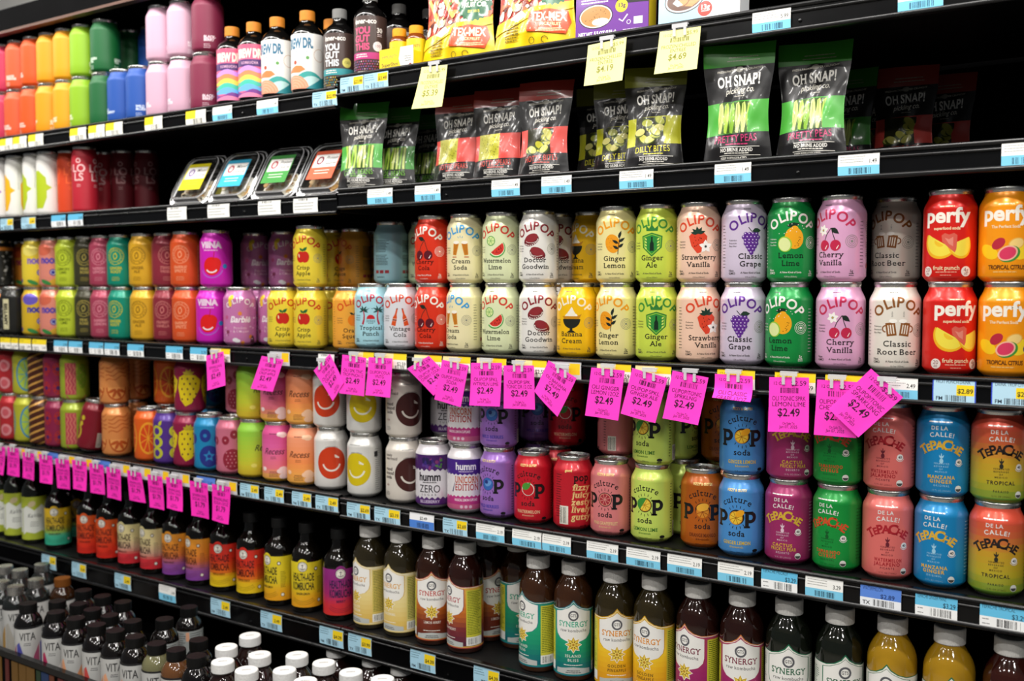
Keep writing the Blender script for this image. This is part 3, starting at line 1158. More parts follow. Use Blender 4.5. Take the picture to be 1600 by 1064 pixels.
def f_wheel(c1, c2, c3):
    def fn(a):
        for x in (-69, 0, 69):
            a.ell(c1, x, 55, 27, 42)
            a.ell(c2, x, 55, 23, 38)
            for k in range(10): a.stroke(c3, [(x, 55), (x + 22 * math.cos(rad(36 * k)), 55 + 36 * math.sin(rad(36 * k)))], 1.6)
            a.ell(c1, x, 55, 4)
    return fn


def f_stripes(a):
    for i in range(-9, 14): a.poly('cf9a4a', [(-100, 10 + 17 * i - 60), (-100, 15 + 17 * i - 60), (100, 15 + 17 * i + 20), (100, 10 + 17 * i + 20)]) if -3 < i < 12 else None


def f_berry(c1, c2):
    def fn(a):
        for x in (-60, -30, 0, 30, 60):
            for z in (28, 74):
                a.ell(c1, x, z, 12, 16)
                a.ell(c2, x, z, 5)
                for k in range(6): a.ell(c2, x + 9 * math.cos(rad(60 * k)), z + 11 * math.sin(rad(60 * k)), 1.6)
    return fn


def f_wavy(c1, c2, c3):
    def fn(a):
        for x in (-40, 36):
            a.poly(c1, [(x - 26, 16), (x, 16), (x, 92), (x - 26, 92)])
            for k in range(3): a.stroke(c2, [(x - 20 + 8 * k + 2.4 * math.sin(z * .35), z) for z in range(18, 92, 4)], 1.8)
            a.ell(c3, x + 14, 60, 12, 30)
            for k in range(10): a.ell(c2, x + 10 + 8 * math.sin(k * 2.1), 38 + 5 * k, 1)
            a.arcline(c1, x, 22, 24, 200, 340, 3)
    return fn


def f_orange(c1, c2):
    def fn(a):
        for x in (-48, 4, 56):
            for k in range(4): a.stroke(c1, [(x - 24 + i * 4, 58 + 10 * k + 3 * math.sin(i * .9 + k) + i * .9) for i in range(13)], 1.8)
            a.ell(c1, x, 42, 23, 30, 0, 180, 360)
            a.ell(c2, x, 42, 20, 26, 0, 180, 360)
            for t in (205, 245, 295, 335): a.ell(c1, x + 11 * math.cos(rad(t)), 40 + 14 * math.sin(rad(t)), 3.4, 9.4, t - 90)
    return fn


def f_straw(a):
    for x in (-52, 0, 52):
        a.poly('e3c81c', [(-24, 22), (-12, 31), (10, 31), (24, 22), (23, 2), (10, -30), (-2, -38), (-14, -26), (-24, 0)], (x, 54), 1, -8)
        r = random.Random(5)
        for i in range(5):
            for j in range(3): a.ell('5a1630', x - 14 + 12 * j + (i % 2) * 5, 32 + 11 * i, 1.8, 2.4)
        for t in (30, 70, 110, 150): a.leaf('b9a32a', x, 84, 14, 7, t)


def f_slices(c1, c2, c3):
    def fn(a):
        for x in (-50, 0, 50):
            a.ell(c1, x, 55, 22, 36)
            a.ell(c2, x, 55, 18, 31)
            for k in range(9): a.stroke(c3, [(x, 55), (x + 18 * math.cos(rad(40 * k)), 55 + 31 * math.sin(rad(40 * k)))], 1.8)
    return fn


def f_rings(c1, c2):
    def fn(a):
        for x in (-66, -22, 22, 66):
            for z in (28, 52, 76):
                a.ell(c1, x, z, 15, 13)
                a.ell(c2, x, z, 7.5)
            a.leaf(c1, x + 6, 88, 14, 8, 60)
    return fn


def f_blue(a):
    for x in (-64, -6, 52):
        a.ell('28348a', x + 4, 34, 21, 23)
        a.star('2f86c0', x + 4, 34, 13, 6, 5)
        a.ell('28348a', x + 4, 34, 4)
        a.ell('28348a', x - 4, 78, 12, 14)
        a.ell('2f86c0', x - 4, 78, 4)
        a.ell('28348a', x + 24, 70, 9, 11)


def f_rasp(a):
    for x in (-58, 0, 58):
        a.ell('96283c', x, 34, 20, 22)
        for i in range(5):
            for j in range(4): a.ell('d98a98', x - 12 + 8 * j + (i % 2) * 3, 20 + 7 * i, 1.4)
        for dx, dz in ((-14, 74), (4, 86), (18, 72)):
            a.ell('96283c', x + dx, dz, 8, 9)
            a.ell('d98a98', x + dx, dz, 2)


sku('fr_green', fruitcan('3f9a2c', f_wheel('c8c82a', '4faa34', '2a7a1e')), 'green can with yellow citrus wheels', 'green citrus can')
sku('fr_red', fruitcan('b42a30', lambda a: [a.ell(c, x, z, q) for x in (-60, -20, 20, 60) for z in (30, 74) for c, q in (('d98a90', 15), ('c85a62', 9))]), 'red can with pale pink rounds', 'red and pink round can')
sku('fr_lime', fruitcan('b4b432', f_wheel('2a86b8', 'a8c248', '3a94b0')), 'lime can with a blue citrus wheel', 'lime can with blue wheel')
sku('fr_cola', fruitcan('4a2418', f_stripes), 'brown can with slanting gold stripes', 'gold-striped brown can')
sku('fr_purp', fruitcan('8a2246', f_berry('a82a2e', '4a2060')), 'plum can with red berries', 'plum berry can')
sku('fr_pear', fruitcan('98a82c', f_wavy('b84a52', 'd88a70', '7a9a2a')), 'olive-lime can with a wavy red panel', 'wavy red panel can')
sku('fr_dark', fruitcan('7c1626', lambda a: [a.ell('c8b42a', -22, 78, 6), a.ell('c8b42a', -26, 64, 6), a.arcline('c8b42a', -42, 44, 18, -60, 60, 5), a.rect('cfc8bc', 18, 12, 30, 46), a.bars('333333', 19, 14, 10, 30, 12)]), 'dark red can tilted against its neighbour', 'tilted dark red can')
sku('fr_oran', fruitcan('d8894a', f_orange('b4501e', 'e39a54')), 'tan orange can with wavy lines and segments', 'tan orange can')
sku('fr_straw', fruitcan('8e1c42', f_straw), 'burgundy can with a big yellow strawberry', 'yellow strawberry can')
sku('fr_slic', fruitcan('e2601c', f_slices('f0a02a', 'd8481a', 'f0a02a')), 'vivid orange can with orange slices', 'orange slice can')
sku('fr_ring', fruitcan('52308a', f_rings('c0c23a', '52308a')), 'violet can with yellow-green rings', 'violet ring can')
sku('fr_blue', fruitcan('2088ba', f_blue), 'bright blue can with navy berries', 'navy berry can')
sku('fr_rasp', fruitcan('cf7088', f_rasp), 'rose pink can with raspberries', 'raspberry can')


# ------------------------------------------------------------------ prints: emblem cans and far-left cans
def emblem(bg, ink, l1, l2, side=None):
    def go():
        a = Art()
        for q in (19, 12.5): a.arcline(ink, 0, 72, q, 0, 360, 1.2, 26)
        a.arc(ink, 'SUNSIP PREBIOTIC SODA', 0, 72 + 14.4, 14.4, 3.4, b=.02, span=330)
        a.arcline(ink, 3, 72, 7, 90, 250, 2)
        a.arcline(ink, -3, 72, 7, -90, 70, 2)
        a.text(ink, l1, 0, 42, 6, b=.03, fit=30)
        a.text(ink, l2, 0, 34, 6, b=.03, fit=30)
        a.lines(ink, 0, 24, 22, 3, 3.4, 1)
        a.text(side or ink, 'REAL INGREDIENTS REAL BENEFITS', 39, 50, 5, b=.02, rot=-90, fit=84)
        a.text(side or ink, 'REAL INGREDIENTS REAL BENEFITS', -70, 50, 5, b=.02, rot=-90, fit=84)
        return can_mesh(bg, a)
    return go


sku('em_lime', emblem('bccc34', '6a7a18', 'LEMON', 'LIME'), 'lime can with a round line emblem', 'lime emblem can')
sku('em_olive', emblem('3a3824', 'a89a4a', 'PINK', 'ROSE'), 'dark olive can with a round gold emblem', 'dark olive can')
sku('em_rose', emblem('a84058', 'dc8a98', 'RASPBERRY', 'LEMON'), 'rose red can with a round pink emblem', 'rose red can')
sku('em_teal', emblem('0d8a72', 'c8c02a', 'GINGER', 'ROOT'), 'teal can with a round yellow emblem', 'teal emblem can')
sku('em_must', emblem('dca828', '8a6414', 'GINGER', 'ALE'), 'mustard can with a round brown emblem', 'mustard emblem can')
sku('em_maro', emblem('8a2c3a', 'c87a74', 'STRAWBERRY', 'VANILLA'), 'maroon can with a round pink emblem', 'maroon emblem can')
sku('em_oran', emblem('dc5424', 'f0a07a', 'GRAPEFRUIT', 'SPRITZ'), 'orange-red can with a round pale emblem', 'orange-red emblem can')


def viina():
    a = Art()
    a.text('f3d6ec', 'VIINA', -2, 84, 12, b=.06, fit=46)
    a.lines('f0c0e4', -2, 78, 40, 1, 2, 2)
    a.ell('e0201c', 0, 46, 18, 19)
    a.ell('e0201c', 8, 52, 12, 12)
    a.stroke('c01818', [(4, 60), (6, 76)], 1.6)
    a.arcline('f6e6ee', 0, 46, 13, 215, 325, 3)
    a.ell('3a8ad0', 28, 46, 5)
    a.arcline('b070d8', 0, 46, 24, 200, 340, 2)
    return can_mesh('d022b8', a)


sku('viina', viina, 'hot magenta can with a big red cherry', 'magenta cherry can')


def noon(bg, tx, b1, b2):
    def go():
        a = Art()
        for x in (-70, 0, 70):
            a.ell(b1, x - 16, 92, 20, 14)
            a.ell(b2, x + 22, 96, 12, 9)
            a.ell(b2, x + 14, 16, 18, 8, 20)
            a.ell('3f8f4a', x - 10, 14, 14, 5, -20)
            a.text(tx, 'noon', x, 60, 17, b=.05, fit=44)
            a.ell('3a3a9a', x + 8, 38, 8)
            a.arcline('f0e8f0', x + 8, 38, 5, 0, 360, 1)
            a.ell('4a4aa8', x + 26, 18, 5)
        return can_mesh(bg, a)
    return go


sku('nn_mix', noon('d8862a', '8a2a4a', 'd85a2a', '3f7a3a'), 'orange and green fruit-print can', 'orange and green print can')
sku('nn_lem', noon('e8cf3c', '8a6ab8', 'f0e070', 'e6b82a'), 'yellow can with lemon slice and violet letters', 'lemon print can')
sku('nn_vio', noon('d8b42a', '3a3aa0', '6a5ac0', 'd8862a'), 'gold can with a violet band', 'gold and violet can')
sku('nn_cor', noon('e08a78', '5a48a8', 'd86a50', 'e0a83a'), 'coral can with violet letters and leaves', 'coral print can')


def bw(top, vert):
    def go():
        a = Art()
        if vert:
            for x in (-50, 0, 50):
                a.rect('d8d2a8', x - 8, 16, x + 8, 92)
                a.text('26241e', 'BELLAMY', x - 4.5, 54, 9, b=.05, rot=-90, fit=70)
        r = random.Random(9)
        a.blobs(['8a8a86', '55554f', 'b8b6ae', '30302c'], -100, 12, 100, 92, 150, 1.5, 5, 3) if not vert else a.blobs(['8a8a86', '55554f', '30302c'], -100, 12, -60, 92, 40, 1.5, 5, 3)
        a.rect(top, -104, 95, 104, 104) if top else None
        return can_mesh('22221f', a)
    return go


sku('bw', bw('c87a2a', 0), 'black and white patterned can', 'black and white can')
sku('bv', bw(None, 1), 'black can with a cream upright word panel', 'black can with upright word')


# ------------------------------------------------------------------ prints: plain gradient-row cans (top shelf) and tall printed cans
def plain(bg, tx, l1, l2, vert=False):
    def go():
        a = Art()
        for x in (-50, 12):
            a.text(tx, l1, x, 29, 5, al='l', b=.04, sk=.1)
            a.text(tx, l2, x, 23, 5, al='l', b=.04, sk=.1)
            a.lines(tx, x, 16, 16, 3, 3.4, .9, 'l')
        if vert: a.text(tx, 'FIND YOUR CALM INSIDE', 40, 58, 3.6, rot=-90, b=.01)
        return can_mesh(bg, a, 'can_matte')
    return go


for k, bg, tx, l1, l2, v, ph in (
    ('g_dkred', 'a82038', 'f0c8cc', 'STRAW', 'BERRY', 0, 'dark red plain can'),
    ('g_pinkred', 'c02a50', 'f6d6dc', 'RUBY', 'RED', 0, 'raspberry pink plain can'),
    ('g_coral', 'da562a', 'fae2d6', 'BLOOD', 'ORANGE', 1, 'coral orange plain can'),
    ('g_orange', 'da500e', 'fae2d6', 'PEACH', 'MANGO', 0, 'deep orange plain can'),
    ('g_amber', 'e6980a', 'fdf3d6', 'GINGER', 'PEAR', 0, 'large golden amber plain can'),
    ('g_gold', 'e69e0e', 'fdf3d6', 'HONEY', 'LEMON', 0, 'narrower golden plain can'),
    ('g_lime', '8cb81c', 'f4f8d8', 'LIME', 'YUZU', 0, 'lime green plain can'),
    ('g_green', '0a5e2c', 'd8ecd8', 'GREEN', 'TEA', 1, 'emerald green plain can'),
    ('g_blue', '1f50a4', 'd8e6f6', 'WILD', 'BLUEBERRY', 0, 'royal blue plain can'),
    ('g_blush', 'd0a6ba', 'f8ecf2', 'ROSE', 'WATER', 0, 'blush pink plain can'),
    ('g_maroon', '7c2040', 'f0d8e0', 'BLACK-', 'BERRY', 0, 'maroon plain can'),
): sku(k, plain(bg, tx, l1, l2, v), ph)


TALL_PROF = [(.0255, .0030), (.0280, .0080), (.0288, .0120), (.0288, .05), (.0288, .09), (.0288, .130), (.0284, .134), (.0272, .140), (.0258, .146), (.0252, .149)]
TSURF = lathe_surf(TALL_PROF, 56)


def tall_mesh(bg, art):
    b = MB()
    b.lathe([(0, .006), (.018, .003), (.0225, 0), (.0255, .0030)], 'aluminium', seg=36)
    c = lin(bg)
    b.surf(TSURF, lambda s, z: c, 'can_matte')
    b.art(TSURF, art, 'can_matte')
    return b.mesh('body')


_tl = None


def tall_lid():
    global _tl
    if _tl is None:
        b = MB()
        b.lathe([(.0252, .149), (.0262, .1525), (.0262, .155), (.0254, .156), (.0244, .155), (.024, .152), (0, .152)], 'aluminium', seg=36)
        _tl = b.mesh('lid')
    return _tl


def tallcan(bg, col, word=None):
    def go():
        a = Art()
        if word:
            for x in (-40, 0, 40):
                a.text(word, 'LO', x, 96, 17, b=.02, sx=1.0)
                a.text(word, 'LS', x, 76, 17, b=.02, sx=1.0)
                a.lines(word, x, 66, 12, 2, 4, 1.2)
                a.ell(word, x, 122, 6)
                a.ell(bg, x, 122, 3.4)
        else:
            for x in (-45, 45):
                a.poly(col, [(-32, 14), (20, 14), (30, 40), (30, 56), (42, 64), (30, 72), (28, 88), (10, 104), (-20, 104), (-36, 80), (-36, 30)], (x, 4))
            a.lines('777777', 2, 120, 6, 12, 4.4, 1, 'l')
            a.lines('777777', -88, 120, 6, 12, 4.4, 1, 'l')
        return tall_mesh(bg, a)
    return go


for k, bg, c, wd, ph in (('t_violet', 'e6e4e2', '9a6ac0', None, 'tall white can with a violet shape'), ('t_yellow', 'e8e6e0', 'f0b41a', None, 'tall white can with a yellow shape'),
                      ('t_lime', 'e8e6e0', 'b4c81e', None, 'tall white can with a lime shape'), ('t_orange', 'd8441a', None, 'f0602a', 'tall orange-red can'),
                      ('t_red', 'b81e30', None, 'ecc0c0', 'tall crimson can'), ('t_shaded', '6a1420', None, 'b88a8a', 'tall crimson can coloured dark for shade')):  # last entry: the crimson can with shade put into its colours
    sku(k, tallcan(bg, c, wd), ph)
# ------------------------------------------------------------------ bottles
def bands(a, stops, z0, z1, s0, s1, n=14):
    g = ramp(stops)
    for i in range(n):
        za, zb = z0 + (z1 - z0) * i / n, z0 + (z1 - z0) * (i + 1) / n
        c = g((za + zb) / 2 * K)
        a.sh.append(([(s0 * K, za * K), (s1 * K, za * K), (s1 * K, zb * K), (s0 * K, zb * K)], [(0, 1, 2), (0, 2, 3)], c))


def bottle(prof, body, cap, lab=None, lr=None, bm='dark_glass', cm='cap_plastic', lm='label_print', capname='cap', top=None):
    """prof/cap: [(r,z)] in mm; body: colour or ramp stops; lab: Art on the body's straight run"""
    P = [(r * K, z * K) for r, z in prof]
    b = MB()
    if isinstance(body, str): b.lathe(P, bm, lin(body), 48)
    else: b.lathe(P, bm, seg=48, cols=ramp(body))
    out = [('body', b.mesh('body'))]
    c = MB()
    q = [(r * K, z * K) for r, z in cap[1]]
    c.lathe(q, cm, lin(cap[0]), 36)
    rr = max(r for r, z in q)
    z0, z1 = q[1][1], max(z for r, z in q)
    for k in range(48):                      # knurling
        t = 2 * math.pi * k / 48
        d = Vector((math.sin(t), -math.cos(t), 0))
        e = Vector((math.cos(t), math.sin(t), 0)) * rr * .03
        c.face([d * rr - e + Vector((0, 0, z0)), d * rr * 1.009 + Vector((0, 0, z0)), d * rr * 1.009 + Vector((0, 0, z1 - .002)), d * rr - e + Vector((0, 0, z1 - .002))], lin(cap[0]), cm)
        c.face([d * rr * 1.009 + Vector((0, 0, z0)), d * rr + e + Vector((0, 0, z0)), d * rr + e + Vector((0, 0, z1 - .002)), d * rr * 1.009 + Vector((0, 0, z1 - .002))], lin(cap[0]), cm)
    if top:
        rs = random.Random(3)
        for k in range(7): c.box((-.008 + .0023 * k, -.003, z1), (-.0066 + .0023 * k, .003 * rs.uniform(.2, 1), z1 + .0001), cm, lin(top))
    out.append((capname, c.mesh(capname)))
    if lab:
        R0 = max(r for r, z in P)
        sp = [(r, z) for r, z in P if r > .3 * R0 and z > .0005]
        zz = sorted(set(z for r, z in sp))
        sp = [(dict((z, r) for r, z in sp)[z], z) for z in zz]
        sf = lathe_surf(sp, 48, R0=R0)
        l = MB()
        l.art(sf, lab, lm, off=.00025)
        out.append(('label', l.mesh('label')))
    return out


CHAT = [(0, 3), (20, 3), (26, .6), (30, .4), (31.6, 3), (32.5, 9), (32.5, 60), (32.5, 130), (32.2, 138), (31, 144.5), (28.5, 151.5), (25, 158.5), (21, 165), (18.4, 169.5), (17.6, 173), (17.6, 178)]
CHATCAP = ('eceae5', [(17.8, 172.5), (19.3, 172.5), (19.6, 174), (19.6, 191.5), (19, 193.6), (17.6, 194), (17.6, 194), (0, 194)])


def arch_label(stops, edge, txt, accent, nm, bandc='b8bcb8', side='c8c23a', sidet='5a6a1a'):
    a = Art()
    outer = [(-84, 10), (84, 10), (84, 120), (26, 120), (15, 123), (6, 128.5), (0, 136), (-6, 128.5), (-15, 123), (-26, 120), (-84, 120)]
    a.poly(edge, outer)
    inner = [(-82, 12), (82, 12), (82, 118), (26, 118), (14, 121), (5, 126.2), (0, 132.6), (-5, 126.2), (-14, 121), (-26, 118), (-82, 118)]
    a.poly('f2efe6', [(x * 1.006, z + .8 if z > 60 else z) for x, z in inner])
    a.poly(stops[-1][1] if stops[-1][0] > 100 else edge, inner)
    bands(a, stops, 14, 116, -82, 82, 12)
    pan = [(-31, 115), (-20, 117.4), (-7, 123), (0, 129), (7, 123), (20, 117.4), (31, 115), (31, 86), (29, 78), (22, 71), (10, 67), (0, 66), (-10, 67), (-22, 71), (-29, 78), (-31, 86)]
    a.poly(accent, [(x * 1.05, z * 1.012 - .9) for x, z in pan])
    a.poly('e9e7e1', pan)
    a.ell('6e6e6c', 0, 110, 8.4, n=30)
    a.star('55555a', 0, 110, 9, 8, 26)
    a.ell('e9e7e1', 0, 110, 5.8)
    a.text('333336', 'GTS', 0, 108, 4.4, b=.02, sf=1, fit=10)
    a.text(txt, 'SYNERGY', 0, 91.5, 8.6, b=.016, sf=1, sx=1.15, fit=51)
    a.text('4a4648', 'raw kombucha', 0, 83, 5, b=.006, sp=.05, fit=45)
    a.star('f3efe2', 0, 62, 14.4, 9.4, 8)
    a.star('c8a022', 0, 62, 13.2, 7.6, 8)
    a.star('e8cc50', 0, 62, 11, 5.6, 8)
    a.star('8a6a1a', 0, 62, 7.6, 4, 8, 112)
    a.star('f0d86a', 0, 62, 6, 3, 8)
    a.ell('b5841a', 0, 62, 2.2)
    for k, t in enumerate(nm): a.text('f0ece0' if accent != 'c99a1e' else '4a3416', t, 0, 41 - 7 * k, 4.4, b=.01, sf=1, sp=.12, fit=30)
    a.lines('f0ece0', 0, 27.5, 42, 1, 2, 1.2)
    a.poly(bandc, [(-30, 13), (30, 13), (30, 21), (20, 22), (8, 24), (0, 27) if 0 else (0, 25), (-8, 24), (-20, 22), (-30, 21)])
    a.lines('4a4a4a', 0, 18, 28, 2, 3, 1.4)
    for sx in (1, -1):
        x0, x1 = (36, 68) if sx > 0 else (-68, -36)
        a.rect(side, x0, 30, x1, 114)
        a.rect('e9e9e4', x0, 15, x1, 30)
        a.bars('222222', x0 + 3, 17, 18, 11)
        a.lines(sidet, x0 + 2, 110, x1 - x0 - 4, 26, 3, 1.3, 'l', 5 + sx)
    return a


def synergy(key, liq, stops, edge, txt, accent, nm, ph, sh, **kw):
    sku(key, lambda: bottle(CHAT, liq, CHATCAP, arch_label(stops, edge, txt, accent, nm, **kw), bm='juice', top='a9a8a4'), ph, sh)


synergy('sy_cream', '2a2415', [(14, 'd9b04a'), (60, 'e3cc82'), (118, 'e6d8a6')], 'd9c07a', 'd99a2a', 'c9a04a', ['MULTI', 'GREEN'], 'white-capped bottle with a cream gold arched label', 'cream gold labelled bottle', side='d3bd62')
synergy('sy_gold0', '2a2414', [(14, 'dcb44c'), (60, 'e3cf8a'), (118, 'e8dcb0')], 'e0c880', 'dca02e', 'cfa850', ['ORIGINAL'], 'white-capped bottle with a pale gold sunburst label', 'pale gold labelled bottle', side='d8c878')
synergy('sy_rust', '2c150c', [(14, '5a2414'), (45, '7a2e18'), (75, 'c06a1e'), (118, 'e0b04a')], 'b04a30', 'b83228', 'a8402a', ['LEMON BERRY'], 'white-capped bottle with a rust and amber label', 'rust labelled bottle')
synergy('sy_plum', '2a120e', [(14, '4a1e38'), (45, '7a2a2a'), (75, 'c46a1e'), (118, 'dca84a')], '9a3a34', 'b02e3a', '8a2a34', ['STRAWBERRY'], 'white-capped bottle with a plum and orange label', 'plum and orange labelled bottle')
synergy('sy_teal', '3a2010', [(14, '0e5a70'), (50, '10906a'), (80, '1aa070'), (118, '1c8a7a')], '1a6e7e', '2aa886', '1a7a8a', ['ISLAND', 'BLISS'], 'white-capped bottle with a teal and green label', 'teal labelled bottle')
synergy('sy_pine', '2c2410', [(14, 'd8901a'), (50, 'e8b01c'), (80, 'f0c828'), (118, 'd8b02a')], 'd0a01e', 'e0901a', 'c99a1e', ['GOLDEN', 'PINEAPPLE'], 'white-capped bottle with a golden yellow label', 'golden yellow labelled bottle')
synergy('sy_mag', '26100c', [(14, '8a1a58'), (60, '9a2462'), (118, 'a83a5a')], 'c0703a', '7a1e3a', 'a03050', ['SACRED', 'LIFE'], 'white-capped bottle with a magenta copper-edged label', 'magenta labelled bottle')
synergy('sy_green', '12160f', [(14, 'd8d8d0'), (60, 'dcdcd4'), (118, 'e0e0d8')], '176a48', '17603c', '176a48', ['PURE'], 'white-capped dark bottle with a white green-edged label', 'green-edged label bottle', side='d4d6cc', sidet='4a6a58')
synergy('sy_mango', 'a8801a', [(14, 'e0d8c8'), (118, 'e2ded2')], '1c6a44', '17603c', '1c6a44', ['MANGO'], 'white-capped bottle of cloudy yellow drink', 'cloudy yellow drink bottle', side='d4d6cc', sidet='4a6a58')
synergy('sy_dark', '35130d', [(14, '8a2a2a'), (118, '9a3a3a')], '8a2a2a', '7a1e2a', '8a2a2a', ['BERRY'], 'white-capped bottle of dark red drink', 'dark red drink bottle', side='d8d0c8', sidet='6a4a48')

BOST = [(0, 2.6), (18, 2.6), (25, .4), (28, .4), (30, 3), (30.6, 8), (30.6, 50), (30.6, 104), (30, 112), (28, 119), (24, 126), (19, 132), (15.4, 137), (13.6, 143), (13.2, 160)]
BOSTCAP = ('131313', [(13.4, 156), (15.2, 156), (15.4, 157), (15.4, 173), (14.8, 175), (14.8, 175), (0, 175.4)])


def ade(stops, ink, ring='e8e4d8', fl='PINK'):
    a = Art()
    a.ell(stops[-1][1], 0, 98, 10.4)
    bands(a, stops, 12, 102, -80, 80, 16)
    a.ell(ink, 0, 93, 10.2)
    a.ell(ring, 0, 93, 9.2)
    a.arcline(ink, 0, 93, 7.6, 0, 360, .6, 24)
    a.stroke(ink, [(0, 88), (0, 98)], 1.1)
    a.stroke(ink, [(-3, 96), (3, 96)], 1)
    a.arcline(ink, 0, 92, 4.6, 200, 340, 1.2)
    a.text(ink, 'HEALTH-ADE', 0, 65, 14.5, b=.03, sx=.52, fit=46)
    a.text(ink, 'KOMBUCHA', 0, 47, 14.5, b=.03, sx=.52, fit=46)
    a.text(ink, fl, 0, 37, 4.2, b=.03, fit=28)
    for k in range(3): a.arcline(ink, 0, 60, 36 + 3.4 * k, 235, 305, .5)
    a.ell(ink, 27, 88, 4)
    a.ell(ring, 27, 88, 2.6)
    a.lines(ink, 30, 70, 12, 10, 3.4, 1, 'l')
    a.ell(ink, 34, 24, 4)
    a.ell(ring, 34, 24, 3)
    for x in (-80, 80): a.rect(ink, min(x, x * .98), 12, max(x, x * .98), 102)
    return a


for k, st, ink, fl, ph in (
    ('ha_teal', [(12, '2aa080'), (36, '3aa886'), (44, '8aa840'), (58, 'c8a82a'), (102, 'd8b020')], '2a2a1a', 'GINGER LEMON', 'amber bottle with a yellow and teal label'),
    ('ha_red', [(12, 'c81e14'), (36, 'd03018'), (60, 'd8481a'), (102, 'dc581c')], '5a1208', 'POWER GREENS', 'amber bottle with an orange-red label'),
    ('ha_cream', [(12, 'c0202c'), (34, 'c83038'), (46, 'c89a84'), (70, 'd8c890'), (102, 'dccf94')], '3a2420', 'POMEGRANATE', 'amber bottle with a cream and crimson label'),
    ('ha_purp', [(12, '7a3a94'), (34, '8a4a90'), (52, 'c86a3a'), (70, 'e0882a'), (102, 'e6982a')], '5a2a14', 'PASSION FRUIT', 'amber bottle with an orange and violet label'),
    ('ha_flame', [(12, 'e0c01a'), (34, 'e0b41c'), (44, 'd8601c'), (70, 'd0301c'), (102, 'cc281c')], '4a120c', 'TROPICAL PUNCH', 'amber bottle with a red and yellow label'),
    ('ha_yel', [(12, 'e09a1a'), (34, 'e0a81c'), (50, 'd8c020'), (102, 'd8c424')], '2c2a14', 'GINGER LEMON', 'amber bottle with a lemon yellow label'),
    ('ha_berry', [(12, 'd0302a'), (34, 'c82a3a'), (52, 'a02262'), (80, '8a2070'), (102, '8a2478')], '2a1040', 'BERRY', 'amber bottle with a purple and red label'),
): sku(k, (lambda st=st, ink=ink, fl=fl: bottle(BOST, '0c0906', BOSTCAP, ade(st, ink, fl=fl))), ph, ph.replace('amber bottle with an ', '').replace('amber bottle with a ', '') + 'led bottle')

ERLEN = [(0, 2.4), (20, 2.4), (26, .4), (29, .6), (31, 4), (31.6, 10), (31.6, 60), (31.6, 117), (30.6, 123), (27, 130), (21, 136), (16, 140), (13.6, 145), (13.4, 152)]
ERLCAP = ('d8872a', [(13.2, 147), (14.4, 147), (14.6, 148), (14.6, 164), (14, 166), (14, 166), (0, 166.4)])


def doc_label(rb):
    a = Art()
    if rb:
        bands(a, [(14, 'd86a90'), (60, 'd8688e'), (100, 'd0587a'), (118, 'cc5474')], 14, 118, -80, 80, 4)
        a.text('f6e9d4', 'BREW DR.', 0, 92, 16, b=.055, sx=.66, fit=56)
        a.rect('4a2a6a', -80, 74, 80, 88)
        a.text('e0b0c8', 'KOMBUCHA', 0, 79, 5, b=.03, sp=.2, fit=34)
        for k, c in enumerate(('c890e0', 'e88a5a', 'f0d05a', '4ac0a8', '6ab0e8')):
            a.poly(c, [(-80 + 8 * i, 72 - 9 * k + 4 * math.sin(i * .8)) for i in range(21)] + [(80, 62 - 9 * k), (-80, 62 - 9 * k)])
        a.poly('7a3a90', [(-80, 14), (80, 14), (80, 26)] + [(72 - 8 * i, 26 + 4 * math.sin(i)) for i in range(19)] + [(-80, 26)])
        a.poly('e884a8', [(-80, 14), (80, 14), (80, 18)] + [(72 - 8 * i, 20 + 3 * math.cos(i * .7)) for i in range(19)] + [(-80, 18)])
    else:
        a.rect('ece9e4', -80, 14, 80, 118)
        a.text('2a6a8a', 'BREW DR.', 0, 91, 18, b=.05, sx=.64, fit=58)
        a.text('8aa0a8', 'KOMBUCHA', 0, 82, 4.4, b=.02, sp=.3, fit=34)
        a.ell('5a9a4a', 18, 72, 3.4)
        a.ell('b04a30', -8, 64, 4)
        a.arcline('c8a890', 42, 78, 12, 0, 360, 1)
        a.poly('e8824a', [(-30, 46), (-18, 54), (-6, 58), (6, 57), (14, 50), (2, 44)])
        a.poly('3aa09a', [(-80, 40)] + [(-80 + 8 * i, 38 + 9 * math.sin(i * .55 + 1)) for i in range(21)] + [(80, 16), (-80, 16)])
        a.poly('bfe0dc', [(-80, 36)] + [(-80 + 8 * i, 30 + 8 * math.sin(i * .55 + .6)) for i in range(21)] + [(80, 16), (-80, 16)])
        a.ell('ef9a78', -10, 14, 30, 26, 0, 0, 180)
        for k in range(4): a.arcline('f6c0a4', -10, 14, 26 - 6 * k, 10, 170, .8, rz=22 - 5 * k)
        a.poly('2a8a94', [(14, 14), (80, 14), (80, 34), (60, 40), (44, 34), (30, 24)])
    return a


sku('bd_rain', lambda: bottle(ERLEN, '0b0a09', (ERLCAP[0], ERLCAP[1]), doc_label(1), bm='dark_glass'), 'dark bottle with a rainbow striped pink label', 'rainbow labelled bottle')
sku('bd_sun', lambda: bottle(ERLEN, '0b0a09', ERLCAP, doc_label(0)), 'dark bottle with a white label of orange hills', 'white hill-label bottle')
ECO = [(0, 2), (20, 2), (26, .4), (29, .6), (30, 4), (30, 50), (30, 108), (29, 114), (25, 121), (18, 127), (13.6, 131), (12.4, 137), (12.2, 142)]


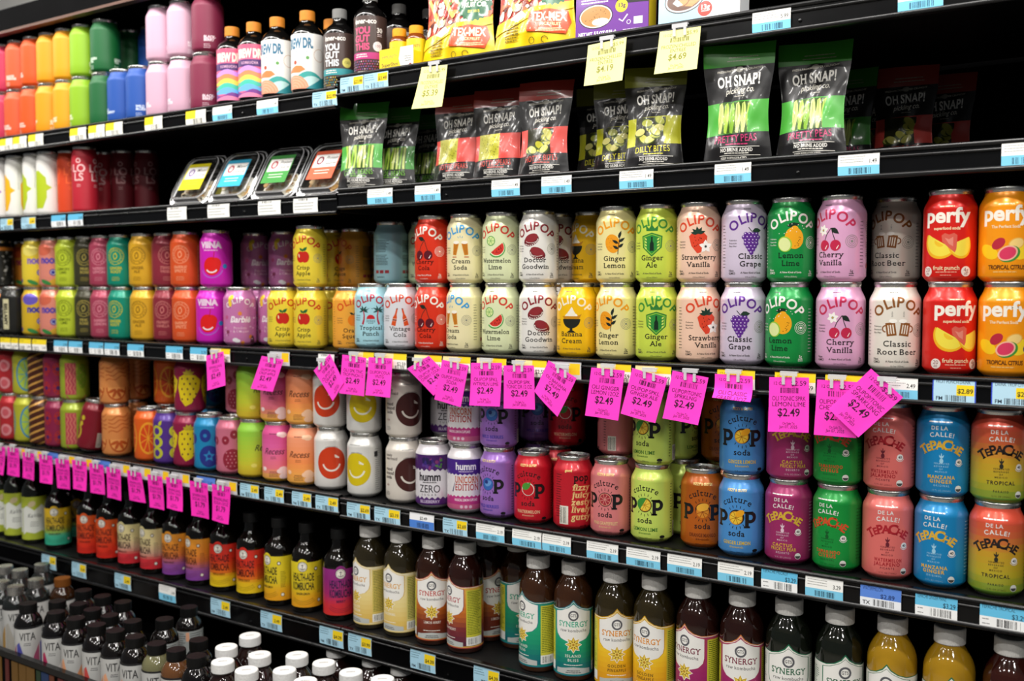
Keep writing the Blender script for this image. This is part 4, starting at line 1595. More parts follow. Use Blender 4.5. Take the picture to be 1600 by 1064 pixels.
def eco_label(pink):
    a = Art()
    a.rect('46342e', -78, 5, 78, 108)
    a.text('f0ebe4', 'inner-eco', 0, 94, 9, b=.02, fit=44)
    for k, t in enumerate(('YOU', 'GUT', 'THIS')): a.text(('d8dadc', 'd84a78')[pink], t, -22, 76 - 14.5 * k, 11.4, al='l', b=.04, sx=.9)
    a.rect(('3a9aa0', 'c03a80')[pink], -78, 30, 78, 42)
    a.lines('e8e0d8', -8, 37.6, 30, 2, 4, 2)
    a.ell(('d8d26a', 'e6dfe0')[pink], 24, 53, 9)
    a.text(('5a6a3a', '8a3a5a')[pink], '100', 24, 51, 5)
    if pink:
        a.text('f0ebe4', '30', 28, 78, 8, b=.03)
        a.rect('b8c8d0', 22, 58, 34, 70) if 0 else a.lines('d8c8c8', 28, 74, 12, 2, 3, 1.4)
    r = random.Random(2)
    for i in range(34):
        for j in range(4): a.ell(r.choice((('d8d8c8', 'c8b44a', '4aa0a0'), ('e0c0d0', 'c85a8a', '8a6ab0'))[pink]), -76 + 4.6 * i + (j % 2) * 2.3, 26 - 4.6 * j, 1.3, n=8)
    a.lines('d8d0c8', 0, 7, 40, 1, 2, 1.6)
    return a


for i, k in enumerate(('in_teal', 'in_pink')):
    sku(k, lambda i=i: bottle(ECO, '0b0a0a', ('7c7c7a', [(12, 139), (13.2, 139), (13.5, 140), (13.5, 155), (13, 156.5), (13, 156.5), (0, 157)]), eco_label(i)), 'brown-labelled bottle with a %s band' % ('teal', 'pink')[i], '%s-banded brown bottle' % ('teal', 'pink')[i])
SHOT = [(0, 1.6), (14, 1.6), (18, .3), (20, 1), (21, 4), (21, 30), (21, 54), (20, 58), (17, 62), (14.4, 64), (14, 66)]


def shot_label():
    a = Art()
    a.rect('f0c814', -60, 4, 60, 54)
    a.text('6a5a10', 'IMMUNITY', 0, 38, 5, b=.02, fit=30)
    a.text('6a5a10', 'SuperShot', 0, 28, 5, fit=30)
    a.ell('d87a1a', 0, 16, 7)
    return a


sku('shot', lambda: bottle(SHOT, '7a3a10', ('f0a018', [(13.6, 64), (14.8, 64), (15, 65), (15, 76), (14.4, 78), (14.4, 78), (0, 78.4)]), shot_label(), bm='juice'), 'small yellow bottle with an orange cap', 'small yellow bottle')

VITA = [(0, 3), (22, 3), (28, .5), (31, 1), (33, 6), (33, 60), (33, 150), (32.4, 157), (29.6, 165), (25, 172), (20.5, 177), (18.6, 180), (18.4, 184)]
VCAP = ('050505', [(18.6, 180), (20.2, 180), (20.6, 181.5), (20.6, 198), (20, 200), (20, 200), (0, 200.4)])


def vita_label(c1, c2):
    a = Art()
    a.rect('b9b9b6', -88, 20, 88, 150)
    a.rect('16161a', -88, 148, 88, 152)
    for x in (-62, -4, 54):
        a.poly(c1, [(x - 27, 20), (x + 6, 20), (x - 2, 70), (x - 20, 118), (x - 27, 112)])
        a.poly(c2, [(x + 2, 20), (x + 28, 20), (x + 28, 112), (x + 14, 84)])
        a.text('2a2a2c', 'VITA', x, 122, 17, b=.012, sx=.8, fit=38)
        a.lines('4a4a4c', x, 114, 20, 2, 4, 1.6)
    a.lines('55555a', 34, 140, 14, 16, 5, 1.6, 'l')
    return a


for k, liq, c1, c2, ph in (('vt_blue', '0d0b0b', '4a4a9a', 'a04a6a', 'black-capped bottle with a blue-patched white label'), ('vt_rose', '0c0a0a', 'b02a58', 'd8d0cc', 'black-capped bottle with a red-patched white label'),
                           ('vt_peach', '0d0a09', 'e0a078', 'd08a5a', 'black-capped bottle with a peach-patched white label'), ('vt_red', '0d0909', 'c84a44', 'd8783a', 'black-capped bottle with a coral-patched white label'),
                           ('vt_clear', '6a684a', 'c8c8a8', 'b0b490', 'black-capped bottle of pale green drink'), ('vt_amber', '5e3c22', 'c8a070', 'a87a4a', 'black-capped bottle of amber drink')):
    sku(k, (lambda liq=liq, c1=c1, c2=c2: bottle(VITA, liq, VCAP, vita_label(c1, c2), bm='juice')), ph)
sku('vt_clearcap', lambda: bottle(VITA, '1a1d1c', ('8c9490', VCAP[1]), vita_label('a8a49a', 'b08a4a'), bm='juice', cm='aluminium'), 'silver-topped bottle with a white label')
sku('vt_back', lambda: bottle(VITA, '0d0a09', VCAP, (lambda a: (a.rect('9a9f9e', -88, 20, 88, 152), [a.lines('3a3c3c', x, 146, 34, 24, 5, 1.6, 'l', int(x) + 99) for x in (-80, -40, 2, 42)], a.rect('d8a080', -8, 130, 0, 150)) and a)(Art()), bm='juice'), 'black-capped bottle turned to its grey text panel')
sku('wb', lambda: bottle([(r * 1.04, z * 1.18) for r, z in CHAT], '1b0d0b', ('e4e4e2', [(r * 1.06, z + 36) for r, z in CHATCAP[1]]), (lambda a: (a.rect('c8c6c0', -84, 20, 84, 120), a.text('2a2a2a', 'KOMBUCHA', 0, 90, 8, b=.02, sf=1, fit=40)) and a)(Art()), bm='juice', top='9a9a98'), 'dark bottle with a bright white cap')
sku('ambd', lambda: bottle(VITA, '2a1606', ('6e3e10', VCAP[1]), vita_label('c88a3a', 'a86a2a'), bm='juice'), 'bottle with a dull orange cap')
sku('gt_small', lambda: bottle([(r * .9, z * .93) for r, z in CHAT], '10130c', ('141416', [(r * .9, z * .93) for r, z in CHATCAP[1]]), (lambda a: (a.rect('a8b434', -76, 10, 76, 118), a.poly('e0e2da', [(-30, 22), (-20, 30), (0, 26), (18, 32), (30, 24), (30, 84), (18, 98), (0, 84), (-18, 96), (-30, 88)]), [a.poly('e0e2da', [(x - 22, 26), (x + 22, 28), (x + 22, 90), (x, 82), (x - 22, 92)]) for x in (-54, 54)], a.text('2a2c2a', 'KeVita', 0, 66, 10, sk=.3, fit=34), a.lines('5a5c5a', 0, 54, 24, 3, 5, 1.4), a.ell('c8b890', -6, 100, 10, 7, 30)) and a)(Art()), bm='juice'), 'dark bottle with a white and lime label')


# ------------------------------------------------------------------ film pouches
def pouch(W, H, base, art, thick=.018, flare=.05, seed=1, sealz=.8, m='film_print'):
    r = random.Random(seed)
    ph = [r.uniform(0, 6) for _ in range(6)]

    def half(z):
        t = z / H
        return 1 - .13 * math.sin(min(1, t / .8) * math.pi) ** 1.3 + flare * max(0, t - .5) / .5

    def mk(sg):
        def f(s, z):
            t = z / H
            u = min(1, abs(s) / (W / 2))
            body = max(0., 1 - max(0, t - .12) / (sealz - .12)) ** .75 if t > .12 else .75 + .25 * t / .12
            b = thick * body * (1 - u ** 2.2)
            b += .0018 * math.sin(s * 90 + ph[0] + 14 * t) * math.sin(9 * t + ph[1]) * (1 - u * .8) * (.35 + body)
            b += .0012 * math.sin(s * 210 + ph[2] - 20 * t) * (1 - u)
            if t > sealz:
                q = (t - sealz) / (1 - sealz)
                return Vector((s * half(z), .0035 * math.sin(s * 38 + ph[3]) * q + .004 * q * q - sg * .0005, z))
            return Vector((s * half(z), -sg * max(b, .0005), z))
        return f

    S = [-W / 2 + W * i / 40 for i in range(41)]
    Z = [H * i / 54 for i in range(55)]

    def full(sg):
        f = mk(sg)

        def g(s, z):
            e = .0008
            a = f(min(s + e, W / 2), z) - f(max(s - e, -W / 2), z)
            b = f(s, min(z + e, H)) - f(s, max(z - e, 0))
            n = a.cross(b).normalized()
            return f(s, z), n if sg > 0 else -n
        return g
    front, back = Surf(S, Z, full(1), True), Surf(S, Z, full(-1), True)
    b = MB()
    c = lin(base)
    b.surf(front, lambda s, z: c, m)
    b.art(front, art, m, off=.0002)
    b.surf(back, lambda s, z: c, m)
    for i in range(40):
        b.face([front.N[i][0][0], front.N[i + 1][0][0], back.N[i + 1][0][0], back.N[i][0][0]], c, m)
    return b.mesh('pouch')


def snap(bag, kind, name, ncol, sub):
    def go():
        a = Art()
        seal, win, veg, dk = bag
        a.rect(seal, -48, 134, 48, 166)
        a.lines('8a8a78', 6, 146, 52, 2, 5, 1.3)
        a.text('c9c4b4', 'FRESH-PACKED  SUPER CRUNCHY', 2, 127, 3, b=.01, rot=3, fit=62)
        a.ell('8a877c', 2, 129, 5, 4)
        a.text('efece4', 'OH SNAP!', 2, 106, 14.5, b=.03, sf=1, sx=.75, rot=3, fit=62)
        a.text('e4dfd2', 'pickling co.', 4, 95.6, 8, b=.005, sk=.3, rot=4, fit=42)
        a.lines('b0aa9c', 4, 90, 20, 1, 2, 1.2)
        a.poly(win, [(-48, 36), (48, 40), (48, 86), (-48, 82)])
        r = random.Random(kind + name)
        if kind == 'bean':
            a.rect(dk, -30, 39, 32, 83)
            for i in range(9): a.stroke(r.choice(veg), [(-30 + 7 * i + r.uniform(-3, 3), 40), (-29 + 7 * i, 60), (-30 + 7 * i + r.uniform(-4, 6), 83)], 4.6)
        elif kind == 'pea':
            a.rect(dk, -28, 39, 22, 83)
            for i in range(6):
                x = -25 + 9 * i
                a.poly(veg[i % len(veg)], [(x - 2, 40), (x + 2, 39), (x + 5, 58), (x + 4, 76), (x + 2, 83), (x - 2, 80), (x - 4, 60)])
                a.stroke(dk, [(x - 3, 44), (x, 60), (x, 80)], .5)
            a.poly(win, [(18, 38), (48, 40), (48, 86), (24, 85), (18, 66)])
        elif kind == 'spear':
            a.rect(veg[0], -38, 37, -14, 83)
            a.rect(veg[1], -14, 38, 8, 84)
            for i in range(60): a.ell('5a5a1c', r.uniform(-36, 6), r.uniform(39, 81), r.uniform(.4, 1), n=8)
        else:
            a.rect(dk, -32, 38, 22, 83)
            for i in range(10):
                x, z = r.uniform(-26, 18), r.uniform(42, 80)
                a.ell('4a5a1a', x, z - .8, 10.4, 6.6, r.uniform(-40, 40))
                a.ell(veg[i % len(veg)], x, z, 9.4, 5.6, r.uniform(-40, 40))
            a.poly(win, [(20, 38), (48, 40), (48, 86), (26, 85), (18, 64)])
        a.poly('1d1c1d', [(-48, 0), (48, 0), (48, 41), (-48, 37)])
        a.text(ncol, name, 0, 27, 9.5, b=.005, sf=1, sx=.75, rot=2, fit=64)
        a.lines(ncol, 2, 23, 42, 1, 2, 1.6)
        a.rect('e6e2d8', -22, 19.6, 34, 20.4)
        a.text('efece4', 'NO BRINE ADDED', 2, 13.6, 4.6, b=.03, sf=1, fit=46)
        a.lines('d8d4ca', 2, 10.6, 44, 1, 2, 1.4)
        a.rect('e6e2d8', -22, 8, 34, 8.7)
        a.text('d8d4ca', 'KEEP REFRIGERATED', -2, 3.4, 3, b=.02, fit=36)
        return pouch(.096, .166, '1d1c1d', a, seed=sum(map(ord, name + sub)), sealz=.8)
    return go


GRN = ('2f7a22', '4aa63a', ['c8d878', 'a8c848', '8ab83a', 'd8e08a'], '3a5a1c')
RED = ('8c2a20', 'dc5048', ['b0ac48', 'c0bc3a', 'd0cc6a'], '2a2a14')
OLV = ('6e7218', 'c0c020', ['d0cc62', 'b8bc4a', 'e0d880'], '2a2c14')
sku('pk_cool', snap(GRN, 'bean', 'COOL BEANS', '6fae3c', 'a'), 'black and green snack pouch of green beans')
sku('pk_spear', snap(RED, 'spear', 'HOTTIE SPEARS', 'd0483c', 'b'), 'black and red snack pouch of pickle spears')
sku('pk_hot', snap(RED, 'bite', 'HOTTIE BITES', 'd0483c', 'c'), 'black and red snack pouch of round pickle slices')
sku('pk_dill', snap(OLV, 'bite', 'DILLY BITES', 'd8d030', 'd'), 'black and olive snack pouch of pickle slices')
sku('pk_peas', snap(GRN, 'pea', 'PRETTY PEAS', 'c2336a', 'e'), 'black and green snack pouch of pea pods')


def jack():
    a = Art()
    a.rect('f2cc12', -76, 0, 76, 216)
    a.poly('b8321c', [(-76, 50), (-40, 54), (10, 70), (60, 78), (76, 80), (76, 216), (-76, 216)])
    a.blobs(['7a2414', '9a3a1c', 'b8502a', '5a1a10', 'c86a34', '8a2a18'], -74, 62, 20, 200, 190, 4, 10, 2)
    a.blobs(['7a2414', '9a3a1c', 'b8502a', '5a1a10'], 10, 84, 74, 200, 60, 4, 9, 9)
    a.blobs(['f0e6d0', 'f6efe0', 'e8c88a', 'f0d8a0'], -70, 56, 60, 110, 26, 4, 11, 3)
    a.blobs(['e8a05a', 'd86a3a', 'c8281c'], -70, 60, 70, 120, 26, 4, 9, 4)
    a.blobs(['5a8a3a', '7aa84a'], -60, 90, 60, 160, 12, 2, 6, 5)
    a.stroke('f0b85a', [(-70, 120), (-52, 90), (-34, 66)], 8)
    a.stroke('f0b85a', [(-38, 136), (-20, 104), (-2, 78)], 8)
    a.poly('f7d81c', [(-76, 30), (-30, 40), (10, 52), (50, 56), (76, 64), (76, 76), (40, 70), (0, 66), (-40, 54), (-76, 50)])
    a.poly('f4ead0', [(-44, 52), (-18, 62), (-8, 54), (-24, 44)])
    a.star('14603a', 40, 102, 36, 32, 22)
    a.text('f6f2e0', 'THE', 40, 122, 7, b=.03)
    a.text('f6f2e0', 'JACK', 40, 104, 15, b=.05, fit=62)
    a.text('f6f2e0', 'FRUIT CO.', 40, 93, 8, b=.03, fit=52)
    a.text('f6d84a', 'EST 2015', 40, 83, 4.4, b=.02)
    a.poly('dc4a1c', [(-4, 26), (60, 20), (70, 40), (66, 58), (30, 62), (-2, 58)])
    a.text('f8f0dc', 'TEX-MEX', 32, 42, 14, b=.025, rot=-3, fit=62)
    a.text('f8e0b0', 'JACKFRUIT', 36, 34, 5, b=.02, rot=-3)
    a.lines('f8d8a0', 36, 28, 50, 2, 3, 1.4)
    a.lines('6a5a10', -36, 40, 32, 6, 5, 2)
    a.arcline('4a4a1a', 4, 12, 5, 0, 360, 1)
    a.arcline('4a4a1a', 26, 12, 5, 0, 250, 1)
    return pouch(.152, .216, 'f2cc12', a, .024, .0, 11, .9)


sku('jack', jack, 'shiny yellow food pouch with a green badge and tacos')


# ------------------------------------------------------------------ clamshell trays
def rloop(w, h, r, y, cz, n=6):
    P = []
    for cx, cz_, t0 in ((w / 2 - r, h / 2 - r, 0), (-w / 2 + r, h / 2 - r, 90), (-w / 2 + r, -h / 2 + r, 180), (w / 2 - r, -h / 2 + r, 270)):
        for i in range(n + 1):
            t = rad(t0 + 90 * i / n)
            P.append(Vector((cx + r * math.cos(t), y, cz + cz_ + r * math.sin(t))))
    return P


def loft(b, loops, m, col=(1, 1, 1), cap0=False, cap1=False):
    for A, B in zip(loops, loops[1:]):
        n = len(A)
        for i in range(n): b.face([A[i], A[(i + 1) % n], B[(i + 1) % n], B[i]], col, m)
    if cap0: b.face(loops[0], col, m)
    if cap1: b.face(loops[-1][::-1], col, m)


def tray_meshes(c1, ink, words, fill):
    W, H = .108, .118
    cz = H / 2 + .002
    b = MB()
    loft(b, [rloop(W, H, .022, .0120, cz), rloop(W - .004, H - .004, .021, .0126, cz), rloop(W - .010, H - .010, .02, .0130, cz)], 'clear_clip')  # whitish rim bands, here and on the lid, imitate light caught on clear edges
    loft(b, [rloop(W - .010, H - .010, .02, .0130, cz), rloop(W - .012, H - .012, .02, .016, cz), rloop(W - .030, H - .034, .016, .030, cz)], 'clear_plastic', cap1=True)
    l = MB()
    loft(l, [rloop(W - .024, H - .024, .017, .0, cz), rloop(W - .020, H - .020, .019, .0, cz)], 'clear_plastic', cap0=True)
    loft(l, [rloop(W - .020, H - .020, .019, .0, cz), rloop(W - .0175, H - .0175, .0195, .0014, cz)], 'clear_clip')
    loft(l, [rloop(W - .0175, H - .0175, .0195, .0014, cz), rloop(W - .013, H - .013, .02, .0095, cz)], 'clear_plastic')
    loft(l, [rloop(W - .013, H - .013, .02, .0095, cz), rloop(W - .010, H - .010, .021, .0098, cz)], 'clear_clip')
    loft(l, [rloop(W - .010, H - .010, .021, .0098, cz), rloop(W - .003, H - .003, .022, .0104, cz)], 'clear_plastic')
    loft(l, [rloop(W - .003, H - .003, .022, .0104, cz), rloop(W + .001, H + .001, .0225, .0108, cz), rloop(W + .001, H + .001, .0225, .0119, cz)], 'clear_clip')
    f = MB()
    loft(f, [rloop(W - .038, H * .42, .014, .019, cz - .020), rloop(W - .032, H * .44, .016, .0205, cz - .020), rloop(W - .038, H * .40, .015, .0285, cz - .018)], 'food', lin(fill), cap0=True, cap1=True)
    r = random.Random(len(words[0]) + ord(c1[0]))
    for i in range(46):
        x, z = r.uniform(-.034, .034), cz - .022 + r.uniform(-.022, .02)
        q = r.uniform(.003, .007)
        c = lin(r.choice([fill, 'c89a5a', 'e6dcc0', 'a8743a', 'd8c090']))
        P = [Vector((x + q * math.cos(t * math.pi / 3), .017, z + q * .8 * math.sin(t * math.pi / 3))) for t in range(6)]
        Q = [p + Vector(((p.x - x) * .3, .004, (p.z - z) * .3)) for p in P]
        loft(f, [P, Q], 'food', c, cap0=True)
    a = Art()
    a.rect(c1, -29, 0, 29, 62)
    a.rect('f3f1ec', -26, 26, 27, 54)
    a.ell(ink, -13, 41, 8, 9)
    a.ell('f3f1ec', -13, 41, 5, 6)
    for t in range(4): a.stroke(ink, [(-18 + 3 * t, 35), (-16 + 3 * t, 47)], 1)
    for k, t in enumerate(words): a.text('4a4448', t, 12, 42.6 - 11 * k, 7, b=.01, sk=.3, fit=27)
    a.lines('f3f1ec' if c1 != 'e6d81e' else '8a8a3a', 0, 18, 44, 2, 6, 1.4)
    sf = flat_surf(.058, .062, lambda s, z: (Vector((s, -.0006, cz - .030 + z)), Vector((0, -1, 0))))
    k = MB()
    k.box((-.029, -.0005, cz - .030), (.029, -.0001, cz + .032), 'paper_print', lin(c1))
    k.art(sf, a, 'paper_print', .0001)
    return [('base', b.mesh('base')), ('lid', l.mesh('lid')), ('food', f.mesh('food')), ('label', k.mesh('label'))]


for k, c1, ink, wd, fl, ph in (('tr_y', 'e6d81e', '7a5a9a', ('Mixed', 'Squares'), 'c8bca8', 'clear snack tray with a yellow label'), ('tr_b', '3ab0d8', 'b03a4a', ('Mixed', 'Squares'), 'f2eee4', 'clear snack tray with a light blue label'),
                              ('tr_g', '4a9a4a', 'b02a3a', ('Protein', 'Squares'), 'f2ecdc', 'clear snack tray with a green label'), ('tr_c', 'e8684a', '8a3a4a', ('Protein', 'Squares'), 'd0ac7a', 'clear snack tray with a coral label')):
    sku(k, (lambda c1=c1, ink=ink, wd=wd, fl=fl: tray_meshes(c1, ink, wd, fl)), ph)


# ------------------------------------------------------------------ cartons
def carton(W, H, D, front, base, side=None):
    b = MB()
    r = .0012
    b.box((-W / 2, 0, 0), (W / 2, D, H), 'card_print', lin(base))
    b.art(flat_surf(W, H), front, 'card_print', .0001)
    if side:
        for sx in (-1, 1):
            sf = flat_surf(D, H, (lambda s, z, sx=sx: (Vector((sx * W / 2, D / 2 + s * sx, z)), Vector((sx, 0, 0)))))
            a = Art()
            a.rect(side, -D / 2 / K + 2, 3, D / 2 / K - 2, H / K - 3)
            b.art(sf, a, 'card_print', .0001)
    return b.mesh('carton')


def purple_box():
    a = Art()
    a.rect('6a2a90', -59, 0, 59, 160)
    a.rect('f0d22a', -56, 74, 10, 92)
    a.text('3a1a50', 'PEPPER', -50, 78, 10, al='l', b=.04, sf=1)
    a.text('f3eef6', 'JACK & BEAN', -50, 110, 11, al='l', b=.04)
    a.lines('f3eef6', -50, 68, 56, 4, 4.4, 2, 'l')
    a.ell('1c141c', -26, 34, 28, 19)
    a.ell('d8d4d0', -26, 34, 26.6, 17.6)
    a.ell('b8864a', -26, 34, 24.6, 15.6)
    a.ell('e8dcc8', -18, 25, 14, 6)
    r = random.Random(2)
    for i in range(20): a.ell('7a4a20', r.uniform(-44, -8), r.uniform(28, 44), .7)
    a.poly('16121a', [(8, 50), (59, 48), (59, 66), (8, 70)])
    a.poly('f2f0ee', [(4, 60), (20, 55), (40, 57), (59, 52), (59, 80), (40, 76), (20, 82), (4, 76)])
    for k in range(3): a.stroke('8a8a8a', [(8 + 14 * k, 64), (16 + 14 * k, 70), (12 + 14 * k, 76)], .5)
    a.ell('f0d22a', 16, 46, 10)
    a.text('3a1a50', '13g', 16, 44, 6, b=.03)
    a.stroke('f3eef6', [(12, 26), (18, 22), (26, 32)], 2)
    a.arcline('f3eef6', 28, 20, 3, 0, 360, .8)
    a.rect('e8f0ec', 36, 16, 50, 27)
    a.text('f3eef6', 'NET WT. 5.5 OZ (156 g)', -54, 5, 5.4, al='l', b=.05, fit=62)
    a.lines('c8b0d8', 34, 8, 40, 1, 2, 1.6)
    return carton(.118, .160, .040, a, '6a2a90', 'd8c020')


def blue_box():
    a = Art()
    a.rect('a8d4ea', -62, 0, 6, 160)
    a.rect('efefee', 6, 0, 62, 160)
    a.ell('2a1c14', -22, 38, 31, 20, 8)
    a.ell('d8d8d6', -22, 38, 29.4, 18.4, 8)
    a.ell('5a2e14', -22, 38, 27, 16, 8)
    a.poly('c88a4a', [(-34, 30), (-10, 26), (2, 34), (2, 48), (-12, 54), (-24, 48)])
    a.ell('e8c08a', -10, 46, 8, 6)
    a.arcline('7a4a22', -26, 40, 12, 270, 420, 1.6)
    a.poly('f6f2ee', [(-40, 34), (-32, 28), (-24, 30), (-34, 40)])
    a.ell('d8443a', 10, 20, 11)
    a.text('f6efe8', '13g', 10, 19, 7, b=.03)
    a.lines('f6efe8', 10, 16, 14, 1, 2, 1.4)
    a.arcline('b8b8b8', 34, 42, 10, 180, 360, 1)
    a.ell('e0dedc', 34, 50, 6)
    a.text('3a4a6a', 'CHEESE DIP', -54, 84, 11, al='l', b=.04, fit=58)
    return carton(.124, .160, .042, a, 'efefee', 'e3e6e8')


sku('purple_box', purple_box, 'purple meal box with a yellow title strip')
sku('blue_box', blue_box, 'light blue and white meal box')


def shot_case():
    W, D, H = .078, .060, .040
    a = Art()
    a.rect('f4d414', -39, 0, 39, 40)
    a.poly('f2f0e8', [(10, 40), (6, 20), (12, 0), (39, 0), (39, 40)])
    a.text('6a6a4a', 'IMMUNITY', -34, 23, 5.4, al='l', fit=36)
    a.text('3a3a24', 'SuperShot', -34, 9, 6.4, al='l', b=.02, fit=38)
    a.arcline('6a8a4a', 17, 24, 2.6, 0, 360, .7)
    a.lines('5a5a4a', 27, 22, 18, 3, 4, 1.4)
    a.ell('8a2a2a', 32, 7, 3)
    b = MB()
    y = lin('f4d414')
    t = .0012
    b.box((-W / 2, 0, 0), (W / 2, t, H), 'card_print', y)
    b.box((-W / 2, D - t, 0), (W / 2, D, H * .8), 'card_print', y)
    b.box((-W / 2, t, 0), (-W / 2 + t, D - t, H * .8), 'card_print', y)
    b.box((W / 2 - t, t, 0), (W / 2, D - t, H * .8), 'card_print', y)
    b.box((-W / 2 + t, t, 0), (W / 2 - t, D - t, t), 'card_print', y)
    b.art(flat_surf(W, H), a, 'card_print', .0001)
    return b.mesh('case')


# ------------------------------------------------------------------ shelf tickets
def ticket_art(style, w, h, price, name, seed):
    a = Art()
    L = -w / 2
    hd = lambda c, z0: a.rect(c, L, z0, -L, h)
    if style in ('by', 'bY'):                      # light blue, yellow price patch
        a.rect('a9d3e6' if style == 'by' else '8fc4e8', L, 0, -L, h)
        a.rect('f3d21c', 4, h * .42, -L - 1, h - 2.6) if style == 'by' else a.rect('f3d21c', 4, h * .3, -L - 1, h - 4)
        a.text('2a2a22', price, (4 - L - 1) / 2, h * .5, 6, b=.02, fit=-L - 8)
        a.lines('5a7a8a', L + 2, h - 5, w * .42, 3, 4, 1.2, 'l', seed)
        a.text('2a3a4a', 'FM' if seed % 2 else 'TX', L + 3, 3, 5, al='l', b=.02)
        a.bars('26323a', L + w * .3, 2, w * .52, h * .32, 24, seed)
    elif style == 'wb':                            # white top, blue foot with bars
        a.rect('f2f2ee', L, 0, -L, h)
        a.rect('7cc8e6', L, 0, -L, h * .46)
        a.bars('1e3a4c', L + w * .26, h * .1, w * .54, h * .27, 28, seed)
        a.lines('9a9a96', L + 3, h - 4.4, w * .7, 3, 3.4, .9, 'l', seed)
        a.text('33332f', price, -L - 3, h * .55, 5.4, al='r', sx=.8, b=.01)
    elif style == 'wB':                            # white top, stronger blue foot
        a.rect('eeeff0', L, 0, -L, h)
        a.rect('4a7ed0', L, 0, -L, h * .55)
        a.bars('22304c', L + w * .3, h * .12, w * .5, h * .3, 24, seed)
        a.text('33332f', price, 4, h * .62, 5, b=.02)
    elif style == 'wy':                            # white, yellow left patch
        a.rect('f1efe6', L, 0, -L, h)
        a.rect('f2dc2e', L, h * .42, L + w * .5, h)
        a.bars('55554c', L + w * .34, 2, w * .5, h * .34, 20, seed)
        a.lines('b0ae9a', 4, h - 5, w * .34, 2, 4, 1, 'l', seed)
    elif style == 'gy':                            # grey-white with a small yellow patch
        a.rect('c9cbce', L, 0, -L, h)
        a.rect('f0c81c', w * .12, h * .3, -L - 2, h - 3)
        a.lines('8a8c90', L + 3, h - 6, w * .4, 4, 5, 1.4, 'l', seed)
    elif style == 'yw':                            # yellow head band over white
        a.rect('f3f1ea', L, 0, -L, h)
        a.rect('f3d926', L, h * .55, -L, h)
        a.text('55511e', '12 OZ', L + 3, h * .72, 4, al='l')
        a.text('33332f', price, -L - 3, h * .2, 6, al='r', b=.01)
        a.bars('3a3a34', L + 4, 2, w * .4, h * .3, 18, seed)
    elif style == 'cw':                            # cream and white two-panel
        a.rect('f3f1ea', L, 0, -L, h)
        a.rect('f3e9a6', L, h * .1, L + w * .55, h)
        a.rect('f3d926', L + w * .55, h * .6, -L, h)
        a.text('33332f', price, -L - 2, h * .26, 6, al='r', b=.01)
        a.bars('4a4a40', L + w * .58, 2, w * .36, h * .2, 14, seed)
    elif style == 'w':                             # white with grey rows
        a.rect('eeeeea', L, 0, -L, h)
        a.bars('55554f', L + w * .18, h - 5.4, w * .42, 4, 18, seed)
        a.lines('8c8c88', L + 3, h - 11, w * .8, 3, 5.6, 1.4, 'l', seed)
    elif style == 'bw':                            # blue head, white foot with bars
        a.rect('f0f1f0', L, 0, -L, h)
        a.rect('64bce2', L, h * .5, -L, h)
        a.text('22384a', name, L + 2, h - 5, 4.4, al='l', fit=w * .7)
        a.text('22384a', price, -L - 2, h * .53, 6, al='r', b=.01, fit=w * .3)
        a.bars('2a2a2a', L + w * .36, 3, w * .5, h * .34, 30, seed)
        a.lines('8a8a8a', L + 3, h * .36, w * .18, 2, 6, 1.2, 'l', seed)
    elif style == 'rw':                            # royal blue head
        a.rect('e9ecf0', L, 0, -L, h)
        a.rect('5a86d8', L, h * .45, -L, h)
        a.text('1c2a5a', name, L + 3, h - 6, 4.4, al='l', fit=w * .5)
        a.text('1c2a5a', price, -L - 8, h * .49, 5.6, al='r', b=.01)
        a.text('2a2a2a', 'TX', L + 3, 4, 5, al='l', b=.02)
        a.bars('2a2a2a', L + w * .32, 3, w * .52, h * .3, 28, seed)
    elif style == 'bl':                            # blue with yellow corner, drink ticket
        a.rect('3a52c8', L, 0, -L, h)
        a.rect('b4d8ea', L + 1.4, 1.4, -L - 1.4, h - 1)
        a.text('2a3a4a', name, L + 4, h - 4.6, 4, al='l', fit=w * .8)
        a.rect('f3d21c', 3, h * .34, -L - 2, h - 6)
        a.text('2a2a22', price, (3 - L - 2) / 2, h * .44, 5.6, b=.02, fit=-L - 7)
        a.text('2a3a4a', 'FM', L + 4, 3.4, 4.6, al='l', b=.02)
        a.bars('2a3038', L + w * .3, 2.4, w * .5, h * .26, 26, seed)
    return a


TICKET = {'by': 'light blue price ticket with a yellow patch', 'wb': 'white price ticket with a blue barcode foot', 'wB': 'white price ticket with a strong blue foot', 'wy': 'white price ticket with a yellow left corner',
          'gy': 'grey price ticket with a small yellow patch', 'yw': 'yellow-topped white price ticket', 'cw': 'cream and yellow price ticket', 'w': 'plain white price ticket with grey print', 'bw': 'blue-topped white price ticket',
          'rw': 'royal blue and white price ticket', 'bl': 'blue-edged price ticket with a yellow price', 'bY': 'blue price ticket with a low yellow patch'}


